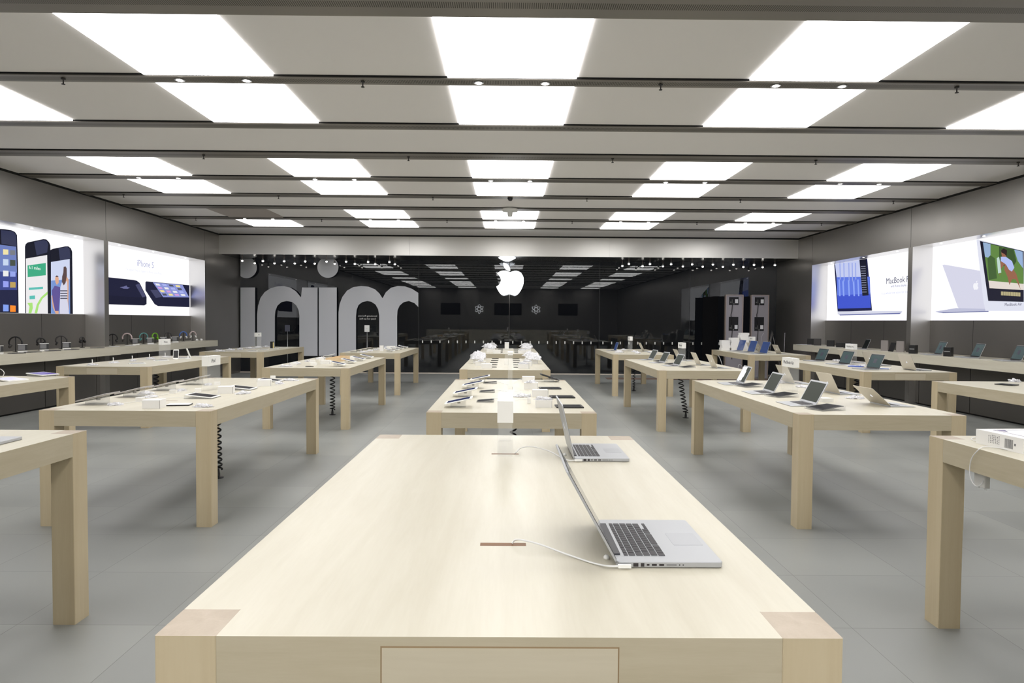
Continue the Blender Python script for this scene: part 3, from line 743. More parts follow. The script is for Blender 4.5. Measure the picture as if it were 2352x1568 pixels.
# ------------------------------------------------------------------ second row, mid left table: tablets
GL = 'things on the second-row table of tablets'
till = make_tablet(WHITE, WHITE, TSCREEN, tilt=15, stand=True)
tl2 = make_tablet(mat('tablet_back', srgb(176, 172, 170), .3, .4), BLACKP, TSCREEN, tilt=14, stand=True)
nm4 = ['nearest', 'second', 'third', 'farthest']
for i, (u, v) in enumerate(((222, 928), (318, 911), (413, 896), (508, 883))):
    x, y = onz(u, v, H)
    inst('tablet', 'tablet', tl2, 'thin tablet tilted away, %s of four along the outer edge of the second-row left table' % nm4[i], (-3.52, y+.02, H), -PI/2, 'tilted tablets on the second-row left table', 1.15)
    inst('plastic_wrap', 'plastic wrap', [('plastic_wrap', FILMS[(i+2) % 5])], 'crumpled wrap tucked by the %s tilted tablet on the second-row left table' % nm4[i], (-3.40+.06, y-.05, H), .7*i, 'wraps by the tilted tablets', .62)
flat_w = make_tablet(WHITE, WHITE, TSCREEN, ww=.2, dd=.25)
stand_low = lambda: None
flat_on = []
_tb = make_tablet(WHITE, WHITE, TSCREEN, ww=.2, dd=.255)
low = MB().add([(-.1, -.13, 0), (.1, -.13, 0), (.1, .13, 0), (-.1, .13, 0), (-.1, -.13, .004), (.1, -.13, .004), (.1, .13, .03), (-.1, .13, .03)], [(0, 3, 2, 1), (4, 5, 6, 7), (0, 1, 5, 4), (1, 2, 6, 5), (2, 3, 7, 6), (3, 0, 4, 7)]).mesh('stand', ACRYL_W)
A = M4((0, 0, .0175), (math.atan2(.026, .26), 0, 0))
b = MB().rbox(-.1, .1, -.127, .127, 0, .008, .012, 0, A, 4, .002).mesh('tablet_body', WHITE)
s_ = MB().box(-.082, .082, -.107, .107, .008, .0086, 0, A).mesh('screen', mat('tablet_glass', srgb(30, 28, 34), .5, spec=.12))
ramp = [('tablet_body', b, [('screen', s_)]), ('stand', low)]
for i, (u, v) in enumerate(((466, 913), (556, 894), (622, 876))):
    x, y = onz(u, v, H)
    inst('tablet', 'tablet', ramp, 'dark-screened white tablet on a low clear ramp, %s of three on the second-row left table' % ['nearest', 'middle', 'farthest'][i], (x, y, H), PI/2, 'flat tablets on the second-row left table')
x, y = onz(412, 930, H); inst('tablet', 'tablet', make_tablet(BLACKP, WHITE, SCREEN_W, ww=.13, dd=.19), 'small tablet with a bright white screen, nearest corner of the second-row left table', (x, y, H), PI/2+.2)
for i, (u, v, sx) in enumerate(((347, 938, 1.0), (515, 904, 1.0), (604, 887, 1.0))):
    x, y = onz(u, v, H)
    inst('white_box', 'box', make_box(.14, .12, .07), 'white card box, %s of three on the second-row left table' % ['nearest', 'middle', 'farthest'][i], (x, y+.05, H), math.radians([4, 12, 14][i]), 'white boxes on the second-row left table')
for i, (u, v) in enumerate(((468, 934), (560, 904), (642, 881), (668, 874), (336, 905))):
    x, y = onz(u, v, H)
    inst('plastic_wrap', 'plastic wrap', [('plastic_wrap', FILMS[i])], 'crumpled clear wrap, %s on the second-row left table' % ['beside the bright little tablet', 'behind the middle white box', 'behind the farthest white box', 'at the far aisle corner', 'between the tilted tablets'][i], (x, y, H), i, 'loose wraps on the second-row left table', .75)
for i, (u, v) in enumerate(((322, 921), (398, 903), (499, 884), (627, 869), (455, 900))):
    x, y = onz(u, v, H)
    inst('power_plug', 'plug', cube_w, 'tiny white plug block, %s on the second-row left table' % ['by the second tilted tablet', 'by the third tilted tablet', 'under the sign', 'behind the farthest flat tablet', 'below the sign’s clear foot'][i], (x, y, H), .1*i, 'white plug blocks on the second-row left table')
cable('thin_cable', on_table([(430, 914, .006), (400, 913, .004), (372, 914, .006), (350, 916, .004)], H), .0016, CABLE, 'thin lead between the tablets of the second-row left table')
for i, p in enumerate((((500, 905), (520, 900), (545, 902), (570, 900)), ((575, 893), (600, 886), (630, 886), (655, 880)), ((250, 932), (290, 925), (318, 922), (330, 925)), ((345, 912), (380, 905), (420, 900), (455, 901)))):
    cable('thin_cable', on_table([(u, v, .005) for u, v in p], H), .0018, CABLE, 'thin white lead %s, second-row left table' % ['beside the nearest flat tablet', 'beside the farthest flat tablet', 'behind the nearest white box', 'between the tilted and flat tablets'][i], 'cable', 'leads on the second-row left table')
x, y = onz(490, 895, H)
inst('sign_holder', 'sign', make_sign(.355, 'iPad', 1, L_=.28), 'white-headed tablet sign on a clear holder, second-row left table', (-3.08, y, H), 0, 'sign holders on the tables')
coil_cord(-3.06, 7.0, H-.125, 'black coiled cord under the second-row left table', lean=.02, turns=11, R=.04)
coil_cord(-3.07, 11.7, H-.125, 'black coiled cord under the table with the wooden tray', turns=11, R=.04)
coil_cord(-6.15, 11.7, H-.125, 'black coiled cord under the far left table with a drawer', turns=11, R=.04)
coil_cord(3.0, 11.6, H-.125, 'leaning black coiled cord under the third-row right table', lean=.12, turns=11, R=.04)
coil_cord(3.06, 16.1, H-.125, 'black coiled cord under the last-row table with the blue laptop', turns=10, R=.026)
coil_cord(6.13, 11.65, H-.125, 'black coiled cord under the far right table of dark laptops', turns=11, R=.04)

# ------------------------------------------------------------------ laptops on the right
air_f = make_laptop(.325, .227, .017, 118, ALU, SCREEN_G, ALU, air=True)
air_b = make_laptop(.325, .227, .017, 116, ALU_P, SCREEN_G, ALU, air=True)
air_low = make_laptop(.325, .227, .017, 138, ALU_P, SCREEN_G, ALU, air=True)
air_w = make_laptop(.325, .227, .017, 116, ALU, SCREEN_G, ALU, air=True, patches=([(0, .55, .05, 1), (0, .35, .0, .05), (.5, .62, .3, .75)], SCREEN_W))  # white patches paint the reflection of a ceiling panel on the screen
air_wide = air_f
ret_f = make_laptop(.36, .247, .018, 112, ALU, SCREEN_T, BLACKP, patches=([(.35, .6, .35, .7)], mat('screen_smudge', srgb(50, 50, 60), .3, emit=srgb(50, 52, 64), es=.6)))
ret_b = make_laptop(.36, .247, .018, 112, ALU_P, SCREEN_T, BLACKP)
blue_f = make_laptop(.30, .21, .018, 108, ALU, SCREEN_B, SCREEN_B, air=True)
# screens facing -x: user on the -x side -> rotate -y axis onto -x : rotation -90deg ; backs facing -x : +90deg
RL, RB = -PI/2, PI/2
for i, (u, v, kind, rr) in enumerate(((1697, 884, air_w, -.06), (1763, 905, air_f, -.03), (1856, 932, air_f, .02))):
    x, y = onz(u, v, H)
    inst('laptop', 'laptop', kind, ['slim laptop with a glaring white patch across its screen, second-row right table', 'slim laptop with a dark screen between two others, second-row right table', 'slim laptop with a dark screen closest to the camera, second-row right table'][i],
         (x+.05, y+.12, H), RL+rr, 'slim laptops on the second-row right table')
for i, (u, v) in enumerate(((1723, 888), (1798, 911), (1898, 941))):
    x, y = onz(u, v, H)
    inst('info_tablet', 'tablet', itab, 'black tablet in a clear wedge beside the %s slim laptop, second-row right table' % ['glaring', 'middle', 'nearest'][i], (x, y+.03, H), -PI/2+.35, 'information tablets on the second-row right table', 1.0)
for i, (u, v, kind) in enumerate(((1822, 882, air_b), (1925, 906, air_b), (2040, 934, air_low))):
    x, y = onz(u, v, H)
    inst('laptop', 'laptop', kind, ['laptop seen from behind the clear sign, second-row right table', 'laptop back with a lit logo, middle of the second-row right table', 'laptop back leaning low at the near corner, second-row right table'][i],
         (x, y+.13, H), RB+.03, 'laptop backs on the second-row right table')
x, y = onz(1940, 922, H); inst('power_adapter', 'adapter', make_box(.11, .11, .035, WHITE, False), 'square white adapter brick in the middle of the second-row right table', (3.0, y, H), .2)
for i, (u, v) in enumerate(((1965, 915), (1795, 879), (1845, 890))):
    x, y = onz(u, v, H); inst('plastic_wrap', 'plastic wrap', [('plastic_wrap', FILMS[i+1])], 'clear wrap heap %s, second-row right table' % ['between the two near laptop backs', 'beside the clear sign', 'under the clear sign'][i], (x, y, H), i, 'wraps on the second-row right table', .8)
x, y = onz(1845, 897, H)
inst('sign_holder', 'sign', make_sign(.36, 'MacBook Air', -1, L_=.28, tsize=.05), 'white-headed laptop sign on a clear holder, second-row right table', (3.09, y, H), 0, 'sign holders on the tables')

for i, (u, v) in enumerate(((1497, 827), (1523, 834), (1556, 841))):
    x, y = onz(u, v, H)
    inst('laptop', 'laptop', air_f, 'slim white-framed laptop, %s of three in file on the third-row right table' % ['farthest', 'middle', 'nearest'][i], (x, y+.1, H), RL+.12, 'laptops in file on the third-row right table', .92)
    x, y = onz(u+8, v+3, H)
    inst('info_tablet', 'tablet', itab, 'black information tablet beside the %s laptop, third-row right table' % ['farthest', 'middle', 'nearest'][i], (x+.1, y+.0, H), -PI/2+.3, 'information tablets on the third-row right table', .85)
for i, (u, v) in enumerate(((1600, 838), (1642, 846))):
    x, y = onz(u, v, H)
    inst('laptop', 'laptop', air_b, 'laptop back with a lit logo, %s of two on the third-row right table' % ['farther', 'nearer'][i], (x+.03, y+(-.02, .12)[i], H), RB, 'laptop backs on the third-row right table')
inst('laptop', 'laptop', air_b, 'half-hidden laptop back behind the nearer sign, third-row right table', (3.3, 12.75, H), RB, 'laptop backs on the third-row right table')
inst('sign_holder', 'sign', make_sign(.37, 'MacBook', -1, L_=.28, tsize=.05), 'white-headed sign on a clear holder, third-row right table', (3.14, 12.0, H), 0, 'sign holders on the tables')

x, y = onz(1420, 806, H); inst('laptop', 'laptop', blue_f, 'dark blue laptop screen edge-on, last-row right table', (2.72, 16.9, H), RL+.05, 'laptops on the last-row right table')
inst('laptop', 'laptop', air_b, 'single laptop back with its lid to the aisle, last-row right table', (3.38, 16.6, H), RB, 'laptops on the last-row right table')
inst('sign_holder', 'sign', make_sign(.37, 'iMac', -1, L_=.28, tsize=.05), 'smallest white-headed sign on a clear holder, last-row right table', (3.05, 16.6, H), 0, 'sign holders on the tables')
for i, (dx, dy) in enumerate(((2.66, 15.9), (3.05, 15.6), (3.1, 16.2), (3.45, 15.9), (3.0, 17.2), (2.75, 16.4))):
    inst('plastic_wrap', 'plastic wrap', [('plastic_wrap', FILMS[i % 5])], 'white crumpled film, heap %s on the last-row right table' % ['at the near aisle corner', 'in front of the sign', 'under the sign', 'before the laptop back', 'behind the sign', 'under the blue laptop'][i], (dx, dy, H), i, 'films on the last-row right table', 1.0)

# third row, far right table: dark-framed laptops
for i, (u, v) in enumerate(((1888, 830), (1945, 838), (2012, 849))):
    x, y = onz(u, v, H)
    inst('laptop', 'laptop', ret_f, 'black-framed laptop, %s of three in file on the far right table of the third row' % ['farthest', 'middle', 'nearest'][i], (x, y+.1, H), RL+.05, 'black-framed laptops on the far right table')
for i, (x_, y_) in enumerate(((6.38, 12.5), (6.42, 11.7), (6.42, 10.6))):
    inst('laptop', 'laptop', ret_b, 'laptop back with a lit logo, %s of three on the third-row far right table' % ['farthest', 'middle', 'nearest'][i], (x_, y_, H), RB, 'laptop backs on the far right table')
scr_p = [('card', 5.95, 12.2, .3, 1.1, 'white sheet farthest along the far right table of the third row', None), ('card', 6.0, 11.6, .8, 1.1, 'white sheet under the sign on the far right table of the third row', None)]
scatter(None, scr_p)
x, y = onz(2050, 847, H)
inst('booklet', 'paper', [('pages', MB().box(-.11, .11, -.14, .14, 0, .012).mesh('pages', PAPER)), ('cover_edge', MB().box(-.112, -.1, -.141, .141, 0, .013).mesh('cover_edge', BLUE))], 'white booklet with a blue spine beside the nearest black-framed laptop', (6.12, 10.95-.05, H), .9)
x, y = onz(1957, 838, H)
x, y = 5.9, 11.3
inst('booklet', 'paper', [('pages', MB().box(-.08, .08, -.1, .1, 0, .012).mesh('pages', mat('cover_blue', srgb(60, 90, 180), .5)))], 'small blue booklet behind the middle black-framed laptop', (x+.05, y+.05, H), .7)
for i, (x_, y_) in enumerate(((6.1, 11.45), (6.3, 12.3), (6.42, 12.95))):
    inst('plastic_wrap', 'plastic wrap', [('plastic_wrap', FILMS[i+2])], 'clear film heap, %s along the far right table of the third row' % ['nearest', 'middle', 'farthest'][i], (x_, y_, H), i, 'films on the far right table', .9)
inst('sign_holder', 'sign', make_sign(.37, 'MacBook Pro', -1, L_=.28, tsize=.046), 'white-headed laptop sign on a clear holder, far right table of the third row', (6.2, 12.0, H), 0, 'sign holders on the tables')

# last row, far right table
for i, (u, v) in enumerate(((1688, 804), (1717, 809), (1750, 814))):
    x, y = onz(u, v, H)
    inst('laptop', 'laptop', blue_f, 'blue-lit laptop screen, %s of three on the last-row far right table' % ['farthest', 'middle', 'nearest'][i], ((5.98, 6.01, 6.05)[i], (17.15, 16.45, 15.75)[i], H), RL+.05, 'blue-lit laptops', 1.35)
for i, (x_, y_) in enumerate(((6.35, 17.3), (6.3, 16.6), (6.42, 15.75))):
    inst('laptop', 'laptop', air_b, 'champagne laptop back, %s of three on the last-row far right table' % ['farthest', 'middle', 'nearest'][i], (x_, y_, H), RB, 'laptop backs on the last-row far right table')
inst('sign_holder', 'sign', make_sign(.38, 'MacBook', -1, L_=.28, tsize=.045), 'white-headed sign in front of the metal racks, last-row far right table', (6.2, 16.9, H), 0, 'sign holders on the tables')
st = [(5.75, 17.55, 0, .30), (6.02, 17.6, .0, .42), (5.55, 17.6, 0, .16)]
nb = 0
SB = [('lowest', 0), ('second', 1), ('third', 2), ('fourth', 3), ('top', 4)]
for k, (x_, y_, n_, nmx) in enumerate(((5.74, 17.6, 4, 'shortest stack by the racks'), (5.99, 17.62, 5, 'middle stack by the racks'), (6.25, 17.66, 7, 'tallest stack by the racks'))):
    for q in range(n_):
        inst('white_box', 'box', make_box(.22, .2, .066, BOXW), 'white box, %s in the %s' % (['lowest', 'second from the bottom', 'third from the bottom', 'fourth from the bottom', 'fifth from the bottom', 'sixth from the bottom', 'topmost'][q if q < n_-1 else 6], nmx),
             (x_+random.uniform(-.012, .012), y_, H+q*.0665), random.uniform(-.02, .02), 'white boxes stacked by the metal racks')

# third row mid left table: tablets, boxes and the tray
T3 = 'third-row table with the wooden tray'
for i, (u, v, L1_) in enumerate(((777, 833, 0), (807, 827, 0), (829, 821, 0), (846, 817, 0))):
    x, y = onz(u, v+3, H)
    inst('tablet', 'tablet', make_tablet(WHITE, WHITE, TSCREEN_B, tilt=10, stand=True) if i == 0 else tabx, 'tilted white tablet, %s of four on the aisle side of the tray table' % nm4[i], (-2.68, 10.55+i*.72, H), PI/2, 'tilted tablets on the table with the wooden tray', 1) if i else None
    if i == 0:
        tabx = make_tablet(WHITE, WHITE, TSCREEN_B, tilt=12, stand=True)
        inst('tablet', 'tablet', tabx, 'tilted white tablet, nearest of four on the aisle side of the tray table', (-2.68, 10.55, H), PI/2, 'tilted tablets on the table with the wooden tray', 1)
tray = MB(); a_, b_ = .09, .42
tray.box(-a_, a_, -b_, b_, 0, .012).box(-a_, -a_+.012, -b_, b_, .012, .075).box(a_-.012, a_, -b_, b_, .012, .075).box(-a_+.012, a_-.012, -b_, -b_+.012, .012, .075).box(-a_+.012, a_-.012, b_-.012, b_, .012, .075)
tray.box(-a_+.012, a_-.012, -.006, .006, .012, .06)
link('wooden_tray', tray.mesh('wooden_tray', CRATE), None, (-3.02, 11.9, H), (0, 0, math.radians(-3)), 'long open wooden tray on the third-row left table', 'tray')
lst = [('box', -3.02, 11.1, 0, .9, 'white box at the near end of the wooden tray'), ('box', -3.12, 10.75, .2, .6, 'small white box toward the near end of the tray table'), ('wrap', -3.45, 10.4, 0, .9, 'crumpled film at the near outer corner of the tray table'),
       ('cube', -3.4, 10.62, .2, 1.3, 'white block behind the nearest film on the tray table'), ('wrap2', -3.5, 11.0, 1, 1, 'crumpled film second along the outer side of the tray table'), ('cube', -3.3, 11.3, .2, 1.5, 'white block near the middle of the tray table'),
       ('wrap', -3.5, 11.7, 2, .9, 'crumpled film midway along the outer side of the tray table'), ('cube', -3.35, 12.0, .2, 1.4, 'white block beyond the middle of the tray table'), ('wrap2', -3.5, 12.5, 1, 1, 'crumpled film farthest along the outer side of the tray table'),
       ('phoneflat', -3.1, 10.45, 1.2, 1, 'small dark device at the near end of the tray table'), ('cube', -2.95, 12.7, 0, 1.4, 'white block at the far end of the tray table')]
scatter(None, [(k, x, y, r, s, l, 'things on the tray table') for k, x, y, r, s, l in lst])
inst('tablet', 'tablet', tilt_w, 'white tablet edge showing at the far outer corner of the tray table', (-3.45, 12.9, H), -PI/2+.1, None, .9)
inst('tablet', 'tablet', ramp, 'white tablet on a clear ramp among the films of the tray table', (-3.12, 10.35+.55, H), PI/2, None, .8) if False else None

# last row mid left table
for i in range(4):
    inst('tablet', 'tablet', tabx, 'tilted white tablet, %s of four on the last-row left table' % nm4[i], (-2.72, 15.35+i*.68, H), PI/2, 'tilted tablets on the last-row left table', 1)
for i in range(5):
    inst('phone', 'phone', phone_flat, 'dark palm-sized device, %s of five along the outer edge of the last-row left table' % ['nearest', 'second', 'middle', 'fourth', 'farthest'][i], (-3.5, 15.2+i*.58, H), PI/2+.2, 'palm-sized devices on the last-row left table', 1.3)
    inst('plastic_wrap', 'plastic wrap', [('plastic_wrap', FILMS[i])], 'crumpled film, %s of five along the middle of the last-row left table' % ['nearest', 'second', 'middle', 'fourth', 'farthest'][i], (-3.26+.02*i, 15.1+i*.6, H), i, 'films on the last-row left table', .9)
inst('white_box', 'box', make_box(.09, .05, .13), 'upright narrow white box on the last-row left table', (-3.0, 15.9, H), 0)
inst('white_box', 'box', make_box(.24, .14, .07), 'low wide white box on the last-row left table', (-2.98, 17.15, H), 0)

# third row far left table: phone stands and blue-lit tablets
for i in range(5):
    inst('phone_stand', 'stand', KINDS['stand'][2], 'little white charging stand, %s of five on the wall side of the far left table' % ['nearest', 'second', 'middle', 'fourth', 'farthest'][i], (-6.55, 10.55+i*.56, H), .3, 'charging stands on the far left table', 1.15)
    inst('plastic_wrap', 'plastic wrap', [('plastic_wrap', FILMS[(i*2) % 5])], 'flattened clear film, %s of five along the wall side of the far left table' % ['nearest', 'second', 'middle', 'fourth', 'farthest'][i], (-6.45, 10.4+i*.56, H), i, 'films on the far left table', .8)
tabb = make_tablet(WHITE, WHITE, TSCREEN_B)
tabc = make_tablet(WHITE, WHITE, mat('screen_navy', srgb(20, 24, 60), .15, emit=srgb(36, 44, 110), es=.6))
for i, (u, v) in enumerate(((315, 835), (370, 828), (420, 823), (462, 818))):
    x, y = onz(u, v, H)
    inst('tablet', 'tablet', (tabc, tabb, tabc, tabb)[i], 'tablet with a dark blue screen, %s of four on the third-row far left table' % nm4[i], (x, y, H), -.9, 'blue-screened tablets on the far left table', 1)
x, y = onz(400, 817, H)
inst('phone', 'phone', phone, 'white phone propped upright facing the lens, far left table of the third row', (-5.95, 12.0, H), .3, None, 1.5)
inst('phone', 'phone', phone, 'white phone propped upright seen from behind, far left table of the third row', (-5.8, 12.15, H), 2.2, None, 1.6)
inst('sign_holder', 'sign', make_sign(.37, 'iPhone', 1, L_=.28, tsize=.045), 'white-headed phone sign on a clear holder, far left table of the third row', (-6.1, 11.9, H), 0, 'sign holders on the tables')

# last row far left table
for i in range(6):
    inst('plastic_wrap', 'plastic wrap', [('plastic_wrap', FILMS[i % 5])], 'crumpled film, %s of six along the last-row far left table' % ['nearest', 'second', 'third', 'fourth', 'fifth', 'farthest'][i], (-6.5+.03*i, 15.1+i*.5, H), i, 'films on the last-row far left table', 1.1)
for i in range(4):
    inst('tablet', 'tablet', tabb, 'flat dark tablet, %s of four on the last-row far left table' % nm4[i], (-5.85, 15.3+i*.7, H), -.9, 'flat tablets on the last-row far left table', .9)
inst('card_display', 'display', [('card_back', MB().box(-.045, .045, -.03, .03, 0, .17).mesh('card_back', BLACKP)), ('card_stripe', MB().box(.02, .046, -.032, -.03, .0, .15).mesh('card_stripe', mat('cream', srgb(230, 214, 150), .5)))],
     'small black upright box with a cream stripe, last-row far left table', (-5.95, 16.9, H), .1)
inst('sign_holder', 'sign', make_sign(.40, 'iPod', 1, L_=.28, tsize=.045), 'white-headed sign before the grey lettering, last-row far left table', (-6.2, 16.6, H), 0, 'sign holders on the tables')

# tables cut off by the picture's sides
x, y = onz(98, 863, H)
mag = [('tablet_body', MB().rbox(-.1, .1, -.13, .13, .02, .028, .012, 0, M4((0, 0, 0), (math.radians(3), 0, 0)), 3).mesh('tablet_body', WHITE), [('screen', MB().box(-.085, .085, -.11, .11, .028, .029, 0, M4((0, 0, 0), (math.radians(3), 0, 0))).mesh('screen', mat('screen_purple', srgb(60, 40, 120), .2, emit=srgb(96, 76, 170), es=.6)))]),
       ('stand', MB().box(-.09, .09, -.12, .12, 0, .014).mesh('stand', ACRYL_W))]
inst('tablet', 'tablet', mag, 'tablet with a purple screen on a clear base, left-edge table', (x, y, H), 1.2, None, 1.15)
x, y = onz(24, 874, H)
mag2 = [('tablet_body', MB().rbox(-.1, .1, -.13, .13, .0, .012, .012, 0, M4((0, 0, .0085), (math.radians(3), 0, 0)), 3).mesh('tablet_body', WHITE), [('screen', MB().box(-.085, .085, -.11, .11, .012, .013, 0, M4((0, 0, .0085), (math.radians(3), 0, 0))).mesh('screen', mat('screen_mixed', srgb(200, 200, 225), .2, emit=srgb(205, 205, 228), es=.5)))])]
inst('tablet', 'tablet', mag2, 'tablet with a pale bright screen nearer the lens, left-edge table', (x, y, H), 1.2, None, 1.15)
cable('loop_cable', [(onz(0, 868, H)[0]+a, onz(0, 868, H)[1], H+b) for a, b in ((-.03, .005), (.03, .02), (.05, .07), (.0, .11), (-.06, .07), (-.08, .006))], .004, CABLE, 'white cable loop standing up on the left-edge table')
x, y = onz(2312, 884, H)
inst('tablet', 'tablet', make_tablet(BLACKP, BLACKP, TSCREEN, ww=.17, dd=.2), 'black tablet on its paper, right-edge table of the second row', (x, y, H+.002), .5)
inst('white_card', 'card', KINDS['card'][2], 'white sheet under the black tablet, right-edge table of the second row', (x-.05, y-.02, H-.002), .5, None, 1.3) if False else None
x, y = onz(2338, 877, H)
inst('plastic_wrap', 'plastic wrap', [('plastic_wrap', FILMS[2])], 'clear wrap behind the black tablet, right-edge table of the second row', (x, y+.05, H), 1.2)

# ------------------------------------------------------------------ headphones and docks on the left counters
def make_headphones(band, cup, R=.085, tilt=0, stand=BLACKP):
    arc = [(R*math.cos(a), 0, R*math.sin(a)) for a in [math.radians(-20+220*i/28) for i in range(29)]]
    T = M4((0, 0, .15))
    b = MB().tube(arc, .013, 8, 0, T)
    subs = []
    p = [('headband', b.mesh('headband', band))]
    for s in (-1, 1):
        T2 = M4((s*R*.80, -.005, .15-R*.62), (0, s*math.radians(62), 0))
        c = MB().lathe([(.030, -.014), (.036, -.008), (.036, .006), (.028, .016)], 18, 0, T2)
        p.append(('ear_cup', c.mesh('ear_cup', cup)))
    st = MB().lathe([(.045, 0), (.045, .006), (.008, .01), (.007, .15+R*.9)], 14)
    p.append(('stand', st.mesh('stand', stand)))
    return p
def make_dock():
    A = M4((0, 0, .05), (math.radians(-8), 0, 0))
    p = [('base', MB().rbox(-.06, .06, -.05, .05, 0, .022, .01, 0, None, 3).mesh('base', WHITE)),
         ('display', MB().box(-.06, .06, -.006, .006, .0, .085, 0, M4((0, .01, .03), (math.radians(-8), 0, 0))).mesh('display', BLACKP), [('display_glass', MB().box(-.054, .03, -.0075, -.006, .006, .08, 0, M4((0, .01, .03), (math.radians(-8), 0, 0))).mesh('display_glass', mat('dock_grey', srgb(110, 110, 112), .3)))]),
         ('top_bar', MB().box(-.062, .062, -.008, .008, .085, .093, 0, M4((0, .01, .03), (math.radians(-8), 0, 0))).mesh('top_bar', WHITE))]
    return p
dock = make_dock()
hp = [(36, 795, BLACKP, DGREY, .095, 'large black headphones, nearest pair on the left counter', .2), (94, 790, BLACKP, BLACKP, .06, 'slim black headphones with a short band, second pair on the left counter', .9),
      (141, 788, DGREY, BLACKP, .085, 'round black headphones, third pair on the left counter', .5), (189, 786, DGREY, BLACKP, .05, 'small dark headphones seen side-on, beside the wall pier', 1.3),
      (259, 786, BLACKP, BLACKP, .085, 'black headphones leaning at the start of the farther left counter', .3), (292, 784, PINK, DGREY, .09, 'pale pink headphones on the farther left counter', .2),
      (330, 781, TEAL, TEAL, .085, 'teal headphones on the farther left counter', .9), (356, 779, GREEN, GREEN, .075, 'bright green headphones on the farther left counter', 1.2),
      (386, 779, DGREY, SILVER, .08, 'dark grey headphones behind the green pair', .9), (421, 776, BLUE, WHITE, .085, 'blue and white headphones near the far end of the left counter', .8), (443, 776, PINK, WHITE, .08, 'white-cupped headphones, last pair on the left counter', .9)]
def oncl(u, v, X):
    y, z = onx(u, v, X); return y
for u, v, b, c_, R_, lab, rz in hp:
    X = -8.52
    y = oncl(u, v, X)
    inst('headphones', 'headphones', make_headphones(b, c_, R_), lab, (X, y, ZK), rz, 'headphones on the left wall counters', 1.05)
dk = ['nearest dock on the left counter', 'dock between the large and the slim headphones', 'dock between the slim and the round headphones', 'dock beyond the round headphones']
for i, u in enumerate((8, 63, 112, 163)):
    y = oncl(u, 800, -8.25); inst('media_dock', 'dock', dock, 'white and black display '+dk[i], (-8.29, y-.06, ZK), .55, 'display docks on the left counters', 1.1)
dk2 = ['beside the pale pink headphones', 'beside the teal headphones', 'beside the green headphones', 'beside the blue and white headphones']
for i, u in enumerate((315, 348, 378, 405)):
    y = oncl(u, 784, -8.3); inst('media_dock', 'dock', dock, 'white and black display dock %s' % dk2[i], (-8.3, y-.05, ZK), .55, 'display docks on the left counters', 1.15)
grey_tab = make_tablet(DGREY, BLACKP, mat('pad_grey', srgb(70, 70, 74), .3), ww=.16, dd=.22)
for i, (u, w_) in enumerate(((40, 0), (88, 1), (133, 2), (175, 3), (225, 4))):
    y = (9.95, 10.72, 11.32, 12.35, 13.3)[i] if False else oncl(u, 803, -8.12)-(.12 if i in (1, 2, 3) else 0); inst('tablet', 'tablet', grey_tab, 'dark flat tablet at the counter edge, %s of five along the left counter' % ['nearest', 'second', 'middle', 'fourth', 'farthest'][i], (-8.13, y, ZK), -.3, 'flat tablets at the left counter edge', .95)
for i, u in enumerate((458, 466)):
    y = oncl(u, 782, -8.2); inst('round_speaker', 'speaker', [('speaker_ball', MB().lathe([(.012, 0), (.03, .015), (.034, .032), (.028, .052), (.01, .062)], 14).mesh('speaker_ball', WHITE))], 'little white ball speaker, %s of two at the window end of the left counter' % ['nearer', 'farther'][i], (-8.2, 17.65+.25*i, ZK), 0, 'ball speakers on the left counter')
for i, u in enumerate((262, 300, 350, 392)):
    inst('white_card', 'card', KINDS['card'][2], 'pale card lying %s' % ['before the black headphones of the farther left counter', 'before the pale pink headphones', 'before the teal headphones', 'before the dark grey headphones'][i], (-8.2, oncl(u, 790, -8.2), ZK), .2, 'cards on the farther left counter', .9)

# ------------------------------------------------------------------ right counters
for i, (y_, lab) in enumerate(((12.9, 'between two black boxes'), (11.95, 'in the middle of the nearer right counter'), (10.95, 'nearest the lens on the right counter'))):
    u = (2134, 2219, 2313)[i]; 
    y_ = onx(u+14, 822, 8.22)[0]
    inst('laptop', 'laptop', ret_f, 'dark-screened laptop %s, below the slim laptop poster' % lab, (8.3, y_+.05, ZK), RL-.25, 'laptops on the right wall counter', 1.05)
for i, u in enumerate((2106, 2152)):
    y_ = (12.32, 13.3)[1-i] if False else (13.35, 12.28)[i]
    inst('speaker_box', 'speaker', [('speaker_case', MB().box(-.06, .06, -.07, .07, 0, .17).mesh('speaker_case', BLACKP)), ('badge', MB().box(-.045, .045, -.0712, -.07, .085, .1).mesh('badge', mat('badge_grey', srgb(150, 150, 150), .4)))], 'black box speaker on the %s side of the laptop on the right counter' % ['window', 'near'][i], (8.15, y_, ZK), -.9, 'black boxes on the right counter')
y_ = onx(2045, 800, 8.2)[0]
inst('tablet', 'tablet', [('tablet_body', MB().rbox(-.11, .11, 0, .012, 0, .2, .004, 0, M4((0, 0, 0), (math.radians(-18), 0, 0)), 2).mesh('tablet_body', BLACKP))], 'black upright panel between two silver speakers, right counter', (8.2, y_, ZK), RL-.1)
for i, d in enumerate((-.28, .30)):
    inst('slim_speaker', 'speaker', [('panel_case', MB().rbox(-.018, .018, -.09, .09, 0, .23, .01, 0, None, 3).mesh('panel_case', mat('speaker_silver', srgb(150, 144, 142), .4, .3)))], 'tall silver speaker on the %s side of the black upright panel' % ['near', 'window'][i], (8.25, y_+d, ZK), .35, 'silver speakers on the right counter')
inst('laptop', 'laptop', make_laptop(.36, .247, .018, 112, ALU, SCREEN, BLACKP), 'black-screened laptop on the farther right counter', (8.25, onx(1985, 798, 8.25)[0], ZK), RL-.2, None, .95)
